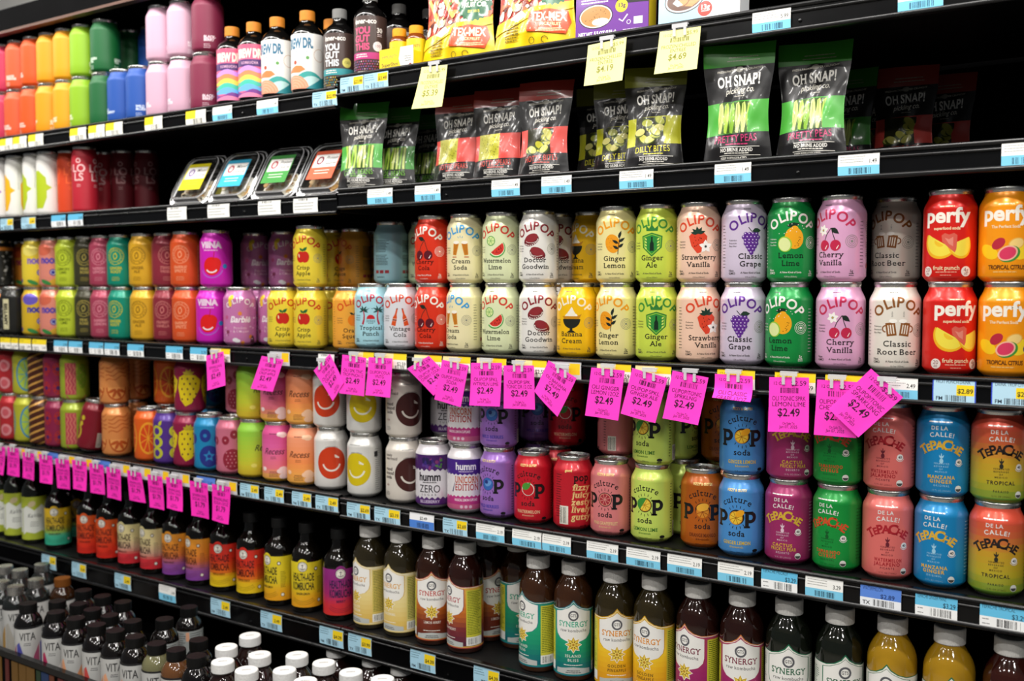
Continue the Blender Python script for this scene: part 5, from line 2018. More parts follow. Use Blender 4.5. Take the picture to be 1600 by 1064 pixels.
def quad_surf(c, Y, nx=4, nz=8, curl=0., tip=0.):
    """c: four pixel corners TL TR BR BL on plane Y -> Surf in metres over its own width and height"""
    P = [at(x, y, Y) for x, y in c]
    w = (P[1] - P[0]).length / 2 + (P[2] - P[3]).length / 2
    h = (P[3] - P[0]).length / 2 + (P[2] - P[1]).length / 2
    o = (P[0] + P[1]) / 2

    def f(s, z):
        u, v = s / w + .5, z / h
        p = (P[3] * (1 - u) + P[2] * u) * (1 - v) + (P[0] * (1 - u) + P[1] * u) * v - o
        q = 1 - v
        p.y -= curl * q * q + tip * q ** 4 + .0012 * math.sin(u * 5 + o.x * 40) * q
        return p, Vector((0, -1, 0))
    S = [-w / 2 + w * i / nx for i in range(nx + 1)]
    Z = [h * i / nz for i in range(nz + 1)]

    def g(s, z):
        e = .0006
        a = f(s + e, z)[0] - f(s - e, z)[0]
        b = f(s, z + e)[0] - f(s, z - e)[0]
        return f(s, z)[0], a.cross(b).normalized()
    return Surf(S, Z, g, True), o, w, h


def card(corners, Y, art, col, name, curl=0., tip=0., thick=.0004):
    sf, o, w, h = quad_surf(corners, Y, curl=curl, tip=tip)
    b = MB()
    c = lin(col)
    b.surf(sf, lambda s, z: c, 'paper_print')
    n = len(sf.S), len(sf.Z)
    for i in range(n[0] - 1):
        for j in range(n[1] - 1):
            q = [sf.N[i][j], sf.N[i][j + 1], sf.N[i + 1][j + 1], sf.N[i + 1][j]]
            b.face([p - m * thick for p, m in q], c, 'paper_print', [-m for p, m in q])
    b.art(sf, art(w / K, h / K), 'paper_print', .00008)
    return b, o, w, h
# ------------------------------------------------------------------ the case and its shelves
Y0 = 1.365            # front plane of the shelf edges
YB = 1.83             # back panel
YC = 1.410            # axis of the front row of cans
XJ = at(531, 420, Y0).x
XL, XR = -4.3, .42
LEV = {'A': (.364, .383), 'B': (.170, .178), 'C': (-.123, -.116), 'D': (-.393, -.397), 'E': (-.645, -.645)}
ROWN = {'A': 'top shelf', 'B': 'second shelf', 'C': 'third shelf', 'D': 'fourth shelf', 'E': 'fifth shelf', 'F': 'bottom well'}
DECK = CZ - .835       # floor of the well
GY = 1.10             # front guard of the well


def surf_z(row, x):
    return DECK if row == 'F' else CZ + LEV[row][0 if x < XJ else 1]


def prism_x(b, prof, x0, x1, m, col=(1, 1, 1), lipm=None):
    """profile (y, z), counter-clockwise seen from +x, swept along x"""
    n = len(prof)
    for i in range(n):
        (ya, za), (yb, zb) = prof[i], prof[(i + 1) % n]
        b.face([(x0, ya, za), (x0, yb, zb), (x1, yb, zb), (x1, ya, za)][::-1], col, lipm if lipm and min(ya, yb) < Y0 - .0046 else m)
    b.face([(x1, y, z) for y, z in prof], col, m)
    b.face([(x0, y, z) for y, z in prof][::-1], col, m)


RH = .036


def make_shelf(row, side):
    z = CZ + LEV[row][side]
    x0, x1 = (XL, XJ - .0015) if side == 0 else (XJ + .0015, XR)
    t = thing('display_shelf', (0, 0, 0))
    b = MB()
    b.box((x0, Y0 + .004, z - .016), (x1, YB - .034, z), 'black_steel')
    b.box((x0, Y0 + .004, z - .032), (x0 + .004, YB - .034, z - .016), 'black_steel')
    b.box((x1 - .004, Y0 + .004, z - .032), (x1, YB - .034, z - .016), 'black_steel')
    b.build('deck', t)
    b = MB()
    h = RH if row != 'E' else .048
    zt, zb = z + .003, z - h
    y = Y0
    lip = lambda c, r, t0, t1: [(y - .0045 - r * math.cos(rad(t0 + (t1 - t0) * k / 7)), c + r * math.sin(rad(t0 + (t1 - t0) * k / 7))) for k in range(8)]
    prism_x(b, [(y + .004, zb), (y + .004, zt), (y - .003, zt)] + lip(zt - .0032, .0032, 80, -70) + [(y - .0035, zt - .0068), (y - .0035, zt - .0092)] + lip(zt - .0118, .0021, 80, -80) + [(y - .0035, zt - .0146), (y - .0035, zb + .0066)] + lip(zb + .0032, .0034, 80, -80), x0, x1, 'rail_plastic', lipm='rail_lip')
    b.build('price_rail', t)
    for k in range(3):
        b = MB()
        xx = x0 + .25 + (x1 - x0 - .5) * k / 2
        b.lathe([(0, -.0012), (.0022, -.0012), (.0026, 0), (.0022, .0008), (0, .001)], 'rail_plastic', seg=12)
        me = b.mesh('rivet')
        o = link('rivet', me, t)
        o.location = (xx, Y0 - .0045, zb + .014)
        o.rotation_euler = (rad(90), 0, 0)
    tag(t, 'black shelf with a ribbed black price rail, %s, %s of the joint' % (ROWN[row], ('left', 'right')[side]), 'shelf', 'black shelves of the drinks case')


for row in 'ABCDE':
    for side in (0, 1): make_shelf(row, side)

case = thing('drinks_case', (0, 0, 0))
tag(case, 'tall black open-front store case that holds all the drink shelves', 'display case')
b = MB()
b.box((XL, YB, .30), (XR, YB + .03, CZ + .65), 'black_liner')
for k in range(42):
    z = .66 + .035 * k
    b.box((XL, YB - .0015, z), (XR, YB, z + .004), 'black_liner')
b.build('back_panel', case)
b = MB()
b.box((XL, Y0 - .004, CZ + .62), (XR, Y0 + .02, CZ + .672), 'black_liner')
b.box((XL, Y0 + .02, CZ + .65), (XR, YB, CZ + .672), 'black_liner')
b.build('header', case)
b = MB()
b.box((XL, Y0 - .007, CZ + .614), (XR, Y0 + .012, CZ + .62), 'bronze')
b.build('header_trim', case)
for s, x in (('post', XJ),):
    b = MB()
    b.box((x - .012, YB - .03, .65), (x + .012, YB - .002, CZ + .648), 'black_steel')
    for k in range(40): b.box((x - .004, YB - .0312, .70 + .035 * k), (x + .004, YB - .03, .715 + .035 * k), 'black_liner')
    b.build('slotted_post', case)
b = MB()
b.box((XL, GY + .004, DECK - .02), (XR, YB, DECK), 'black_steel')
b.box((XL, GY + .004, .02), (XR, YB, DECK - .02), 'black_liner')
b.build('well_floor', case)
b = MB()
b.box((XL, GY - .006, CZ - .760), (XR, GY + .006, CZ - .747), 'rail_plastic')
b.box((XL, GY - .003, DECK - .02), (XR, GY + .003, CZ - .760), 'black_liner')
b.build('front_guard', case)
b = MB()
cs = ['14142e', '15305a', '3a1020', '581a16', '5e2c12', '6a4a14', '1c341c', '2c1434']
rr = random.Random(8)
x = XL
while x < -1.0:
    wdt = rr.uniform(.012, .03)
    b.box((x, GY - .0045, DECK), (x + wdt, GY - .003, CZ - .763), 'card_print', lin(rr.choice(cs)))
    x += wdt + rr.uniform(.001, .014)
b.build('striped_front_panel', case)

b = MB()
b.box((XL - 2, -3.5, -.02), (XR + 2, YB + 2, 0), 'tile')
tag(b.build('floor'), None, None, None, 'structure')
b = MB()
b.box((XL - 3, -3.5, 3.2), (XR + 3, YB + 3, 3.22), 'white_paint')
tag(b.build('ceiling'), None, None, None, 'structure')
b = MB()
b.box((XL - 3, YB + .9, 0), (XR + 3, YB + .95, 3.2), 'white_paint')
tag(b.build('wall_back'), None, None, None, 'structure')

# ------------------------------------------------------------------ the goods
ITEMS = []            # dict(row, lv, px, key, d, dy, note, x, y)


def cans(row, lv, lst):
    for e in lst:
        px, key = e[0], e[1]
        d = e[2] if len(e) > 2 else None
        dy = e[3] if len(e) > 3 else 0
        note = e[4] if len(e) > 4 else None
        ITEMS.append(dict(row=row, lv=lv, px=px, key=key, d=d, dy=dy, note=note))


# third shelf
cans('C', 0, [(0, 'bw', -.2), (23, 'bv', .75), (39, 'nn_mix', -.3, .062), (57, 'nn_vio', 0), (85, 'nn_cor', -.3), (112, 'em_lime', -.5), (139, 'em_olive', -.4, .005), (165, 'em_rose', -.4), (193, 'em_teal', -.6), (228, 'em_must', -.5), (263, 'em_maro', -.4, .01),
              (294, 'em_oran', -.5), (332, 'viina', -.3), (375, 'pink', 0), (402, 'pink', -.1, .07, 'lower row, just behind the front one'), (424, 'pink', -.2, .05, 'lower row, behind the left apple can'),
              (444, 'crisp', -.1, 0, 'lower row, left of two'), (486, 'crisp', -.45, 0, 'lower row, right of two'), (547, 'squeeze', .2, .012), (582, 'tropical', -.1), (628, 'vintage', -.12), (677, 'cherryc', -.45), (727, 'cream', -.75), (783, 'melon', -.4),
              (842, 'doctor', 0), (902, 'banana', -.3), (964, 'glemon', -.45), (1027, 'gale', -.05), (1091, 'straw', .4), (1161, 'grape', -.15), (1233, 'lemlime', -.4), (1313, 'cherryv', 0), (1398, 'beer', .12), (1484, 'perfyr', .25), (1572, 'perfyo', -.1)])
cans('C', 1, [(0, 'bw', -.3), (38, 'nn_mix', -.2, .062), (57, 'nn_lem', 0), (84, 'nn_cor', -.3), (111, 'em_lime', -.5), (137, 'em_olive', -.3, .005), (164, 'em_rose', -.4), (190, 'em_teal', -.45), (226, 'em_must', -.5), (261, 'em_maro', 0, .01),
              (291, 'em_oran', -.4), (338, 'viina', -.3), (400, 'pink', .3, .12, 'upper row, deep in shade, left of two'), (438, 'pink', .1, .10, 'upper row, deep in shade, right of two'), (485, 'crisp', -.45), (521, 'crisp', .6, .12, 'upper row, sunk in shade behind the front apple can'), (551, 'squeeze', -.95, .12, 'upper row, in shade, label turned left'), (584, 'squeeze', .2, .22, 'upper row, deepest in shade'),
              (621, 'tropical', -2.2, .08), (654, 'melon', 0, .115, 'upper row, peeping out behind the cherry cola can'), (677, 'cherryc', -.53), (728, 'cream', -.3), (784, 'melon', -.35), (842, 'doctor', -.22), (881, 'doctor', .1, .07, 'upper row, in shade behind the front one'), (913, 'banana', -.8, .07),
              (964, 'glemon', -.12), (1027, 'gale', -.25), (1092, 'straw', 0), (1163, 'grape', .3), (1236, 'lemlime', 0), (1315, 'cherryv', -.47), (1400, 'beer', -.4, .075), (1485, 'perfyr', -.13), (1573, 'perfyo', -.05)])
# fourth shelf
cans('D', 0, [(1, 'fr_green', 0), (21, 'fr_red', 0), (43, 'fr_lime', .2), (69, 'fr_cola', 0), (93, 'fr_purp', 0), (116, 'fr_pear', -.85), (141, 'fr_dark', .2, -.004), (183, 'fr_oran', 0), (212, 'fr_oran', .4, .085, 'lower row, in shade behind the bright one'), (234, 'fr_slic', -.1), (264, 'fr_ring', -.2), (295, 'fr_straw', 0), (328, 'fr_blue', 0), (363, 'fr_rasp', 0), (397, 'cl_lime', .6),
              (436, 'cl_pink', -.35), (475, 'cl_or', -.35), (518, 'sm_or', 0), (570, 'sm_ye', -.5), (631, 'sm_br', .35), (678, 'hm_zero', -.25), (728, 'hm_uni', 0), (780, 'cp_purple', -.6), (834, 'cp_red', -.3), (868, 'cp_red', .2, .075, 'lower row, set back between two red cans'), (896, 'cp_back', .4), (955, 'cp_pink', -.3),
              (1019, 'cp_lime', -.35), (1066, 'cp_lime', .5, .07, 'lower row, set back in shade'), (1099, 'cp_mango', 0, .012), (1157, 'cp_ginger', -.2), (1232, 'tp_mag', -.25), (1308, 'tp_green', -.4), (1387, 'tp_coral', 0), (1471, 'tp_blue', -.25), (1556, 'tp_trop', 0)])
cans('D', 1, [(0, 'fr_green', 0), (18, 'fr_red', 0), (41, 'fr_lime', 0), (65, 'fr_cola', 0), (90, 'fr_purp', 0), (117, 'fr_pear', -.85), (179, 'fr_oran', 0), (214, 'fr_oran', .3, .09, 'upper row, in shade behind the bright one'), (264, 'fr_slic', 0, .07), (297, 'fr_straw', -.1), (327, 'fr_blue', .5, .1, 'upper row, deep in shade'), (360, 'fr_rasp', -1.6, .02),
              (395, 'cl_lime', .6), (433, 'cl_pink', -.35), (473, 'cl_or', -.3), (516, 'sm_or', -.3), (569, 'sm_ye', -.1), (631, 'sm_br', .4), (700, 'hm_zero', 0, .075), (728, 'hm_uni', -.4), (780, 'cp_purple', -.4), (827, 'cp_purple', 0, .075, 'upper row, in shade behind the front one'), (886, 'cp_red', -.1, .09), (965, 'cp_pink', -1.5, .055),
              (1022, 'cp_lime', -.55), (1072, 'cp_lime', .9, .07, 'upper row, set back in shade'), (1108, 'cp_mango', 0, .075), (1160, 'cp_ginger', 0), (1235, 'tp_mag', .1), (1310, 'tp_green', -.35), (1390, 'tp_coral', -.25), (1474, 'tp_blue', -.05), (1560, 'tp_trop', .1)])
# top shelf
cans('A', 0, [(8, 'g_pinkred', 0), (30, 'g_coral', 0), (52, 'g_orange', 0), (79, 'g_amber', -.4), (107, 'g_gold', -.1), (132, 'g_lime', 0), (164, 'g_green', 1.1), (193, 'g_blue', -.2, 0, 'left of the two in front'), (220, 'g_blue', .9, 0, 'right of the two in front'), (211, 'g_green', 0, .09, 'lower row, set back in shade'), (237, 'g_blue', 0, .10, 'lower row, set back behind the front two'), (253, 'g_blush', 0, 0, 'lower row, left of two'), (287, 'g_blush', 0, 0, 'lower row, right of two'), (323, 'g_maroon', -.6)])
cans('A', 1, [(-15, 'g_dkred', 0), (12, 'g_pinkred', 0), (31, 'g_coral', .3), (53, 'g_orange', -.3), (79, 'g_amber', 1.2), (107, 'g_gold', 1.1), (132, 'g_lime', 1.2), (165, 'g_green', .2), (211, 'g_green', 1.2, .09, 'upper row, set back in shade'), (234, 'g_blue', -.2, .10, 'upper row, set back in shade'), (253, 'g_blush', 1.2, 0, 'upper row, left of two'), (286, 'g_blush', 1.2, 0, 'upper row, right of two'), (325, 'g_maroon', -.6)])

for e in ITEMS:
    e['y'] = YC + e['dy']
    z = surf_z(e['row'], XJ - .1 if e['px'] < 531 else XJ + .1) + .06 + STACK * e['lv']
    e['x'] = x_at(e['px'], e['y'], z)
    e['tx'] = e['x']
# nothing may stand inside its neighbour: nudge along the shelf
D2 = .0673
for it in range(400):
    mv = 0
    for i, a in enumerate(ITEMS):
        for c in ITEMS[i + 1:]:
            if a['row'] != c['row'] or a['lv'] != c['lv']: continue
            ddy = a['y'] - c['y']
            dx = c['x'] - a['x']
            if abs(dx) > D2 or abs(ddy) > D2: continue
            need = math.sqrt(max(0, D2 * D2 - ddy * ddy))
            if abs(dx) < need - 1e-5:
                s = 1 if dx >= 0 else -1
                k = (need - abs(dx)) / 2
                if abs(ddy) > .05:
                    bk = c if c['y'] > a['y'] else a
                    bk['y'] += .003
                else:
                    a['x'] -= s * k
                    c['x'] += s * k
                mv = max(mv, k)
    if mv < 1e-4: break
# an upper can stands on a can
for e in [q for q in ITEMS if q['lv'] == 1]:
    lo = [q for q in ITEMS if q['lv'] == 0 and q['row'] == e['row'] and math.hypot(q['x'] - e['x'], q['y'] - e['y']) < .026]
    if not lo:
        n = dict(e, lv=0, note='under the ' + (e['note'] or 'set-back one in shade').replace('upper row, ', ''))
        for q in ITEMS:
            if q['lv'] == 0 and q['row'] == e['row'] and q is not e:
                dd = math.hypot(q['x'] - n['x'], q['y'] - n['y'])
                if dd < D2: n['y'] = max(n['y'], q['y'] + math.sqrt(max(0, D2 ** 2 - (q['x'] - n['x']) ** 2)))
        e['y'] = max(e['y'], n['y'] - .012)
        n['auto'] = 1
        ITEMS.append(n)


def spin(x, y, d):
    if d is None: return 0
    if abs(d) <= 1: q = math.asin(d)
    else: q = math.copysign(math.pi / 2 + (abs(d) - 1), d)
    return math.atan2(-x, y) + q


def place_can(e):
    ph = SKU[e['key']][1]
    x, y = e['x'], e['y']
    z = surf_z(e['row'], x) + STACK * e['lv'] + .0003
    t = thing('soda_can', (x, y, z), spin(x, y, e['d']))
    link('body', can_sku(e['key']), t)
    l = link('lid', tall_lid() if e['key'].startswith('t_') else lid_mesh(), t)
    if e.get('tab'): link('pull_tab', tab_mesh(), l)
    if e['key'] == 'fr_dark':
        t.rotation_euler = (0, rad(9), rad(40))
        t.location.z += .0052
    e['ob'] = t
    tag(t, None, 'can', 'drink cans on the ' + ROWN[e['row']])


for e in ITEMS:
    if e['row'] == 'D' and e['lv'] == 0: e['tab'] = not [q for q in ITEMS if q['lv'] == 1 and q['row'] == 'D' and abs(q['x'] - e['x']) < .03 and abs(q['y'] - e['y']) < .03]
    place_can(e)

# tall cans, second shelf left
TALL = [(5, 't_violet', 0, 0, 'far left'), (28, 't_yellow', -.1, 0, None), (56, 't_lime', -.2, 0, 'left of two'), (83, 't_lime', .3, 0, 'right of two'), (104, 't_orange', 0, .02, None), (133, 't_red', -.5, 0, 'brightest of its row'), (163, 't_red', -.3, .08, 'second, half in shade'), (196, 't_shaded', -.2, .09, 'left of two in deep shade'), (226, 't_shaded', .3, .12, 'right of two in deep shade')]
tl = []
for px, key, d, dy, note in TALL:
    y = YC - .004 + dy
    tl.append(dict(row='B', lv=0, px=px, key=key, d=d, dy=dy, note=note, x=x_at(px, y, CZ + .25), y=y))
for it in range(200):
    for a, c in zip(tl, tl[1:]):
        q = math.hypot(c['x'] - a['x'], c['y'] - a['y'])
        if q < .0588:
            k = (.0588 - q) / 2
            a['x'] -= k
            c['x'] += k
for e in tl: place_can(e)
ITEMS += tl


# bottles
def place_parts(name, key, loc, rz=0, rx=0, sc=1, cat='bottle', group=None):
    t = thing(name, loc, rz)
    t.rotation_euler.x = rx
    t.scale = sc if isinstance(sc, tuple) else (sc, sc, sc)
    for n, me in can_sku(key): link(n, me, t)
    tag(t, None, cat, group)
    return t


BOT = []


def bottles(row, lst, dY=0, sc=1, h=.09):
    for e in lst:
        px, key, d = e[0], e[1], e[2]
        dy = (e[3] if len(e) > 3 else 0) + dY
        note = e[4] if len(e) > 4 else None
        y = YC + dy
        s = surf_z(row, XJ - .1 if px < 531 else XJ + .1)
        BOT.append(dict(row=row, lv=0, px=px, key=key, d=d, dy=dy, note=note, y=y, x=x_at(px, y, s + h), sc=sc))


bottles('E', [(3, 'gt_small', .2, 0, 'leftmost of three'), (26, 'gt_small', 0, 0, 'middle of three'), (54, 'gt_small', 0, 0, 'right of three'), (91, 'ha_teal', -.3), (116, 'ha_teal', .2, .07, 'in shade behind the front one'), (142, 'ha_red', -.5, 0, 'left of two'), (172, 'ha_red', -.6, 0, 'right of two'), (206, 'ha_cream', -.75, 0, 'left of two'), (241, 'ha_cream', -.85, 0, 'right of two'), (276, 'ha_purp', -.6, 0, 'left of two'), (313, 'ha_purp', -.85, 0, 'right of two'),
              (351, 'ha_flame', -.45, 0, 'left of two'), (393, 'ha_flame', -.55, 0, 'right of two'), (437, 'ha_yel', -.8, 0, 'left of two'), (480, 'ha_yel', -.3, 0, 'right of two'), (530, 'ha_berry', .1)], 0, 1, .055)
bottles('E', [(579, 'sy_cream', -.85), (627, 'sy_gold0', -.72), (677, 'sy_rust', -.1), (727, 'sy_plum', -.87), (769, 'sy_rust', .6, .07, 'in shade behind the plum and orange one'), (803, 'sy_teal', .3, .07, 'in shade behind the front pair'), (841, 'sy_teal', -.83, 0, 'left of the front pair'), (896, 'sy_teal', 0, 0, 'right of the front pair'), (961, 'sy_pine', .1, 0, 'left of two'), (1022, 'sy_pine', -.45, 0, 'right of two'),
              (1090, 'sy_mag', -.6, 0, 'left of two'), (1159, 'sy_mag', -.05, 0, 'right of two'), (1232, 'sy_green', 0, 0, 'left of two'), (1311, 'sy_green', .25, 0, 'right of two'), (1393, 'sy_mango', -.2, 0, 'left of two'), (1482, 'sy_mango', .1, 0, 'right of two'), (1577, 'sy_dark', 0)], 0, 1, .1)
bottles('A', [(364, 'bd_rain', -.3, .0, 'left of two'), (397, 'bd_rain', -.35, 0, 'right of two'), (434, 'bd_sun', -.55, 0, 'left of two'), (481, 'bd_sun', -.55, 0, 'right of two'), (518, 'bd_sun', 0, .07, 'only its cap showing behind'), (531, 'in_teal', -.35), (579, 'in_pink', -.35, -.003), (624, 'in_pink', .6, .09, 'hidden behind the small yellow bottles'), (662, 'in_pink', .3, .13, 'deep behind the yellow pouch')], 0, 1, .07)
# keep bottles apart
for it in range(300):
    mv = 0
    for i, a in enumerate(BOT):
        for c in BOT[i + 1:]:
            if a['row'] != c['row']: continue
            need = .0655 if 'sy_' in a['key'] + c['key'] else .0634
            if a['row'] == 'E' and ('sy_' in a['key'] and 'sy_' in c['key']): need = .0669
            if 'bd_' in a['key'] or 'gt' in a['key']: need = .0648
            dx, ddy = c['x'] - a['x'], c['y'] - a['y']
            if math.hypot(dx, ddy) < need - 1e-5:
                if abs(ddy) > .04:
                    (c if ddy > 0 else a)['y'] += .003
                    mv = 1
                else:
                    k = (math.sqrt(need ** 2 - ddy ** 2) - abs(dx)) / 2
                    s = 1 if dx >= 0 else -1
                    a['x'] -= s * k
                    c['x'] += s * k
                    mv = max(mv, k)
    if mv < 1e-4: break
for e in BOT:
    e['ob'] = place_parts('drink_bottle', e['key'], (e['x'], e['y'], surf_z(e['row'], e['x']) + .0003), spin(e['x'], e['y'], e['d']), 0, e['sc'], 'bottle', 'drink bottles on the ' + ROWN[e['row']])

# the well at the bottom
WELL = []


def well(lst, z, h, sc, fr=0.):
    for e in lst:
        px, py, key = e[:3]
        p = at_z(px, py, CZ + z)
        WELL.append(dict(row='F', lv=0, px=px, key=key, d=e[3], note=e[4], x=p.x, y=p.y + fr, sc=sc, dy=0, z=DECK))


VS = (.83, .83, .9)
well([(-6, 983, 'vt_blue', 0, 'at the far left of the front row'), (24, 1002, 'vt_rose', -.2, 'second from the left in front'), (52, 1014, 'vt_peach', -.3, 'third from the left in front'), (83, 1026, 'vt_red', -.1, 'fourth from the left in front'), (113, 1036, 'vt_peach', 0, 'fifth from the left in front'), (149, 1045, 'vt_peach', -.3, 'sixth from the left in front'), (186, 1056, 'vt_clear', 0, None),
      (240, 1000, 'vt_back', -.1, 'left of two'), (279, 980, 'vt_back', 0, 'right of two')], -.69, 0, VS, .026)
well([(226, 1018, 'vt_amber', 0, None), (262, 1033, 'vt_blue', 0, 'right of the bottle of amber drink'), (290, 1006, 'vt_rose', .3, 'left of the bright white caps'), (76, 940, 'vt_rose', 0, 'second row, left end'), (105, 949, 'vt_peach', 0, 'second row, second'), (134, 957, 'vt_red', 0, 'second row, third'), (163, 967, 'vt_blue', 0, 'second row, fourth'), (192, 977, 'vt_peach', .2, 'second row, fifth'),
      (130, 922, 'vt_peach', 0, 'third row, left'), (160, 931, 'vt_blue', 0, 'third row, middle'), (192, 940, 'vt_red', 0, 'third row, right'), (2, 908, 'vt_clearcap', 0, 'front left of six'), (29, 914, 'vt_clearcap', .1, 'front middle of six'), (55, 906, 'vt_clearcap', .1, 'front right of six'), (8, 884, 'vt_clearcap', 0, 'rear left of six'), (35, 889, 'vt_clearcap', 0, 'rear middle of six'), (62, 882, 'vt_clearcap', .2, 'rear right of six'), (94, 903, 'ambd', 0, None)], -.655, 0, VS)
well([(332, 1016, 'wb', 0, 'rear left of the group'), (299, 1044, 'wb', 0, 'farthest left of the group'), (340, 1054, 'wb', 0, 'second from left, cut by the frame'), (380, 997, 'wb', 0, 'rearmost on the left side'), (386, 1034, 'wb', 0, 'in front of the rearmost left one'), (428, 1048, 'wb', 0, 'between the left and the middle caps'), (464, 1023, 'wb', 0, 'rear middle of the group'), (471, 1061, 'wb', 0, 'front middle, cut by the frame'), (506, 1035, 'wb', 0, 'right of the rear middle one'), (550, 1050, 'wb', 0, 'second from the right'), (596, 1060, 'wb', 0, 'rightmost bright cap')], -.655, 0, (.95, .95, .783))
well([(526, 1013, 'wb', 0, 'shaded under the fifth shelf, left of three'), (582, 1027, 'wb', 0, 'shaded under the fifth shelf, middle of three'), (627, 1040, 'wb', 0, 'shaded under the fifth shelf, right of three')], -.697, 0, (.95, .95, .60))
dy_ = lambda d, q, k: d / q * k
for e in WELL[:7]: e['fix'] = 1
RAD = lambda e: (.0338 if e['key'] == 'wb' else .033) * e['sc'][0]
for it in range(400):
    mv = 0
    for i, a in enumerate(WELL):
        for c in WELL[i + 1:]:
            need = RAD(a) + RAD(c) + .0009
            dx, ddy = c['x'] - a['x'], c['y'] - a['y']
            q = math.hypot(dx, ddy)
            if q < need - 1e-5:
                k = need - q
                fa, fc = a.get('fix', 0), c.get('fix', 0)      # the front row keeps its place
                ka, kc = (k / 2, k / 2) if fa == fc else ((0, k) if fa else (k, 0))
                a['x'] -= dx / q * ka
                a['y'] -= dy_(ddy, q, ka)
                c['x'] += dx / q * kc
                c['y'] += dy_(ddy, q, kc)
                mv = max(mv, k)
    for a in WELL: a['y'] = max(a['y'], GY + .009 + RAD(a))
    if mv < 1e-4: break
for e in WELL:
    e['ob'] = place_parts('drink_bottle', e['key'], (e['x'], e['y'], e['z'] + .0003), spin(e['x'], e['y'], e['d']), 0, e['sc'], 'bottle', 'drink bottles in the bottom well')

# small yellow bottles in their cardboard case
sx = x_at(632, 1.40, CZ + .42)
sz = surf_z('A', 0)
cs_ = link('display_carton', shot_case())
cs_.location = (sx, Y0 + .012, sz + .0002)
tag(cs_, 'low yellow and white cardboard case holding small yellow bottles', 'carton')
SHOTS = []
for k, (dx, dy, nt) in enumerate(((-.0165, .029, 'left of two in the case'), (.0225, .029, 'right of two in the case'))):
    e = dict(row='A', px=0, key='shot', note=nt, dy=0, lv=0, x=sx + dx, y=Y0 + .012 + dy)
    e['ob'] = place_parts('drink_bottle', 'shot', (e['x'], e['y'], sz + .0018), rad(20), 0, .84, 'bottle', 'small bottles in the yellow case')
    e['ob'].scale = (.84, .84, 1.0)
    SHOTS.append(e)

# pouches, cartons, trays: px of the foot's middle, set-back, tilt back, turn
FLATS = []


def flat(name, key, row, px, dy, rx, rz, cat, group, note=None, sc=1, zc=.08):
    y = Y0 + dy
    s = surf_z(row, XJ + .1 if px > 531 else XJ - .1)
    x = x_at(px, y, s + zc)
    me = can_sku(key)
    if isinstance(me, list):
        t = place_parts(name, key, (x, y, s + .0004), rad(rz), -rad(rx), sc, cat, group)
    else:
        t = link(name, me)
        t.location = (x, y, s + .0004)
        t.rotation_euler = (-rad(rx), 0, rad(rz))
        t.scale = (sc, sc, sc)
        tag(t, None, cat, group)
    e = dict(row=row, px=px, key=key, note=note, dy=dy, lv=0, x=x, y=y, ob=t)
    FLATS.append(e)
    return t


def P(key, px, dy, rx, rz, note, sc=1): flat('snack_pouch', key, 'B', px, dy, rx, rz, 'pouch', 'pickle pouches on the second shelf', note, sc)


P('pk_cool', 563, .030, 6, 14, 'leftmost and largest in view')
P('pk_cool', 615, .078, 6, 10, 'half hidden, right of the leftmost pouch', .97)
P('pk_cool', 664, .155, 4, 8, 'deep in shade', .94)
P('pk_spear', 712, .050, 5, 8, 'left of two', .96)
P('pk_spear', 777, .050, 4, 12, 'right of two', .97)
P('pk_hot', 849, .040, 4, 8, 'fully lit, right of the pickle spears', .97)
P('pk_dill', 940, .125, 3, 10, 'rearmost of three', .95)
P('pk_dill', 968, .085, 3, 8, 'middle of three', .95)
P('pk_dill', 1022, .042, 4, 14, 'front of three', .97)
P('pk_peas', 1153, .020, 1, 8, 'tallest and brightest, left of two', 1.03)
P('pk_peas', 1268, .042, 7, 6, 'right of two, top in shade', 1.02)
P('pk_peas', 1318, .22, 3, 0, 'deep in shade', .96)
P('pk_hot', 1350, .345, 3, 0, 'left of three deep in shade', .96)
P('pk_hot', 1412, .25, 3, 6, 'middle of three deep in shade', .96)
P('pk_hot', 1472, .345, 3, 0, 'right of three deep in shade', .96)
for key, px, rz in (('tr_y', 284, 4), ('tr_b', 346, 4), ('tr_g', 415, 4), ('tr_c', 487, 3)):
    flat('snack_tray', key, 'B', px, .008, 32, rz, 'food tray', 'clear snack trays on the second shelf', None, 1.1, .05)
    FLATS[-1]['ob'].location.z += .0060
flat('snack_tray', 'tr_y', 'B', 340, .125, 32, 4, 'food tray', 'clear snack trays on the second shelf', 'deep in shade behind the front trays', 1.0, .05)
FLATS[-1]['ob'].location.z += .0060
flat('food_pouch', 'jack', 'A', 716, .040, 5, 4, 'pouch', 'yellow food pouches on the top shelf', 'left of two, overlapped', 1, .06)
flat('food_pouch', 'jack', 'A', 836, .030, 5, 7, 'pouch', 'yellow food pouches on the top shelf', 'right of two, in front', 1, .06)
flat('food_box', 'purple_box', 'A', 955, .012, 3, 8, 'box', None, None, 1, .04)
flat('food_box', 'blue_box', 'A', 1091, .012, 3, 3, 'box', None, None, 1, .04)

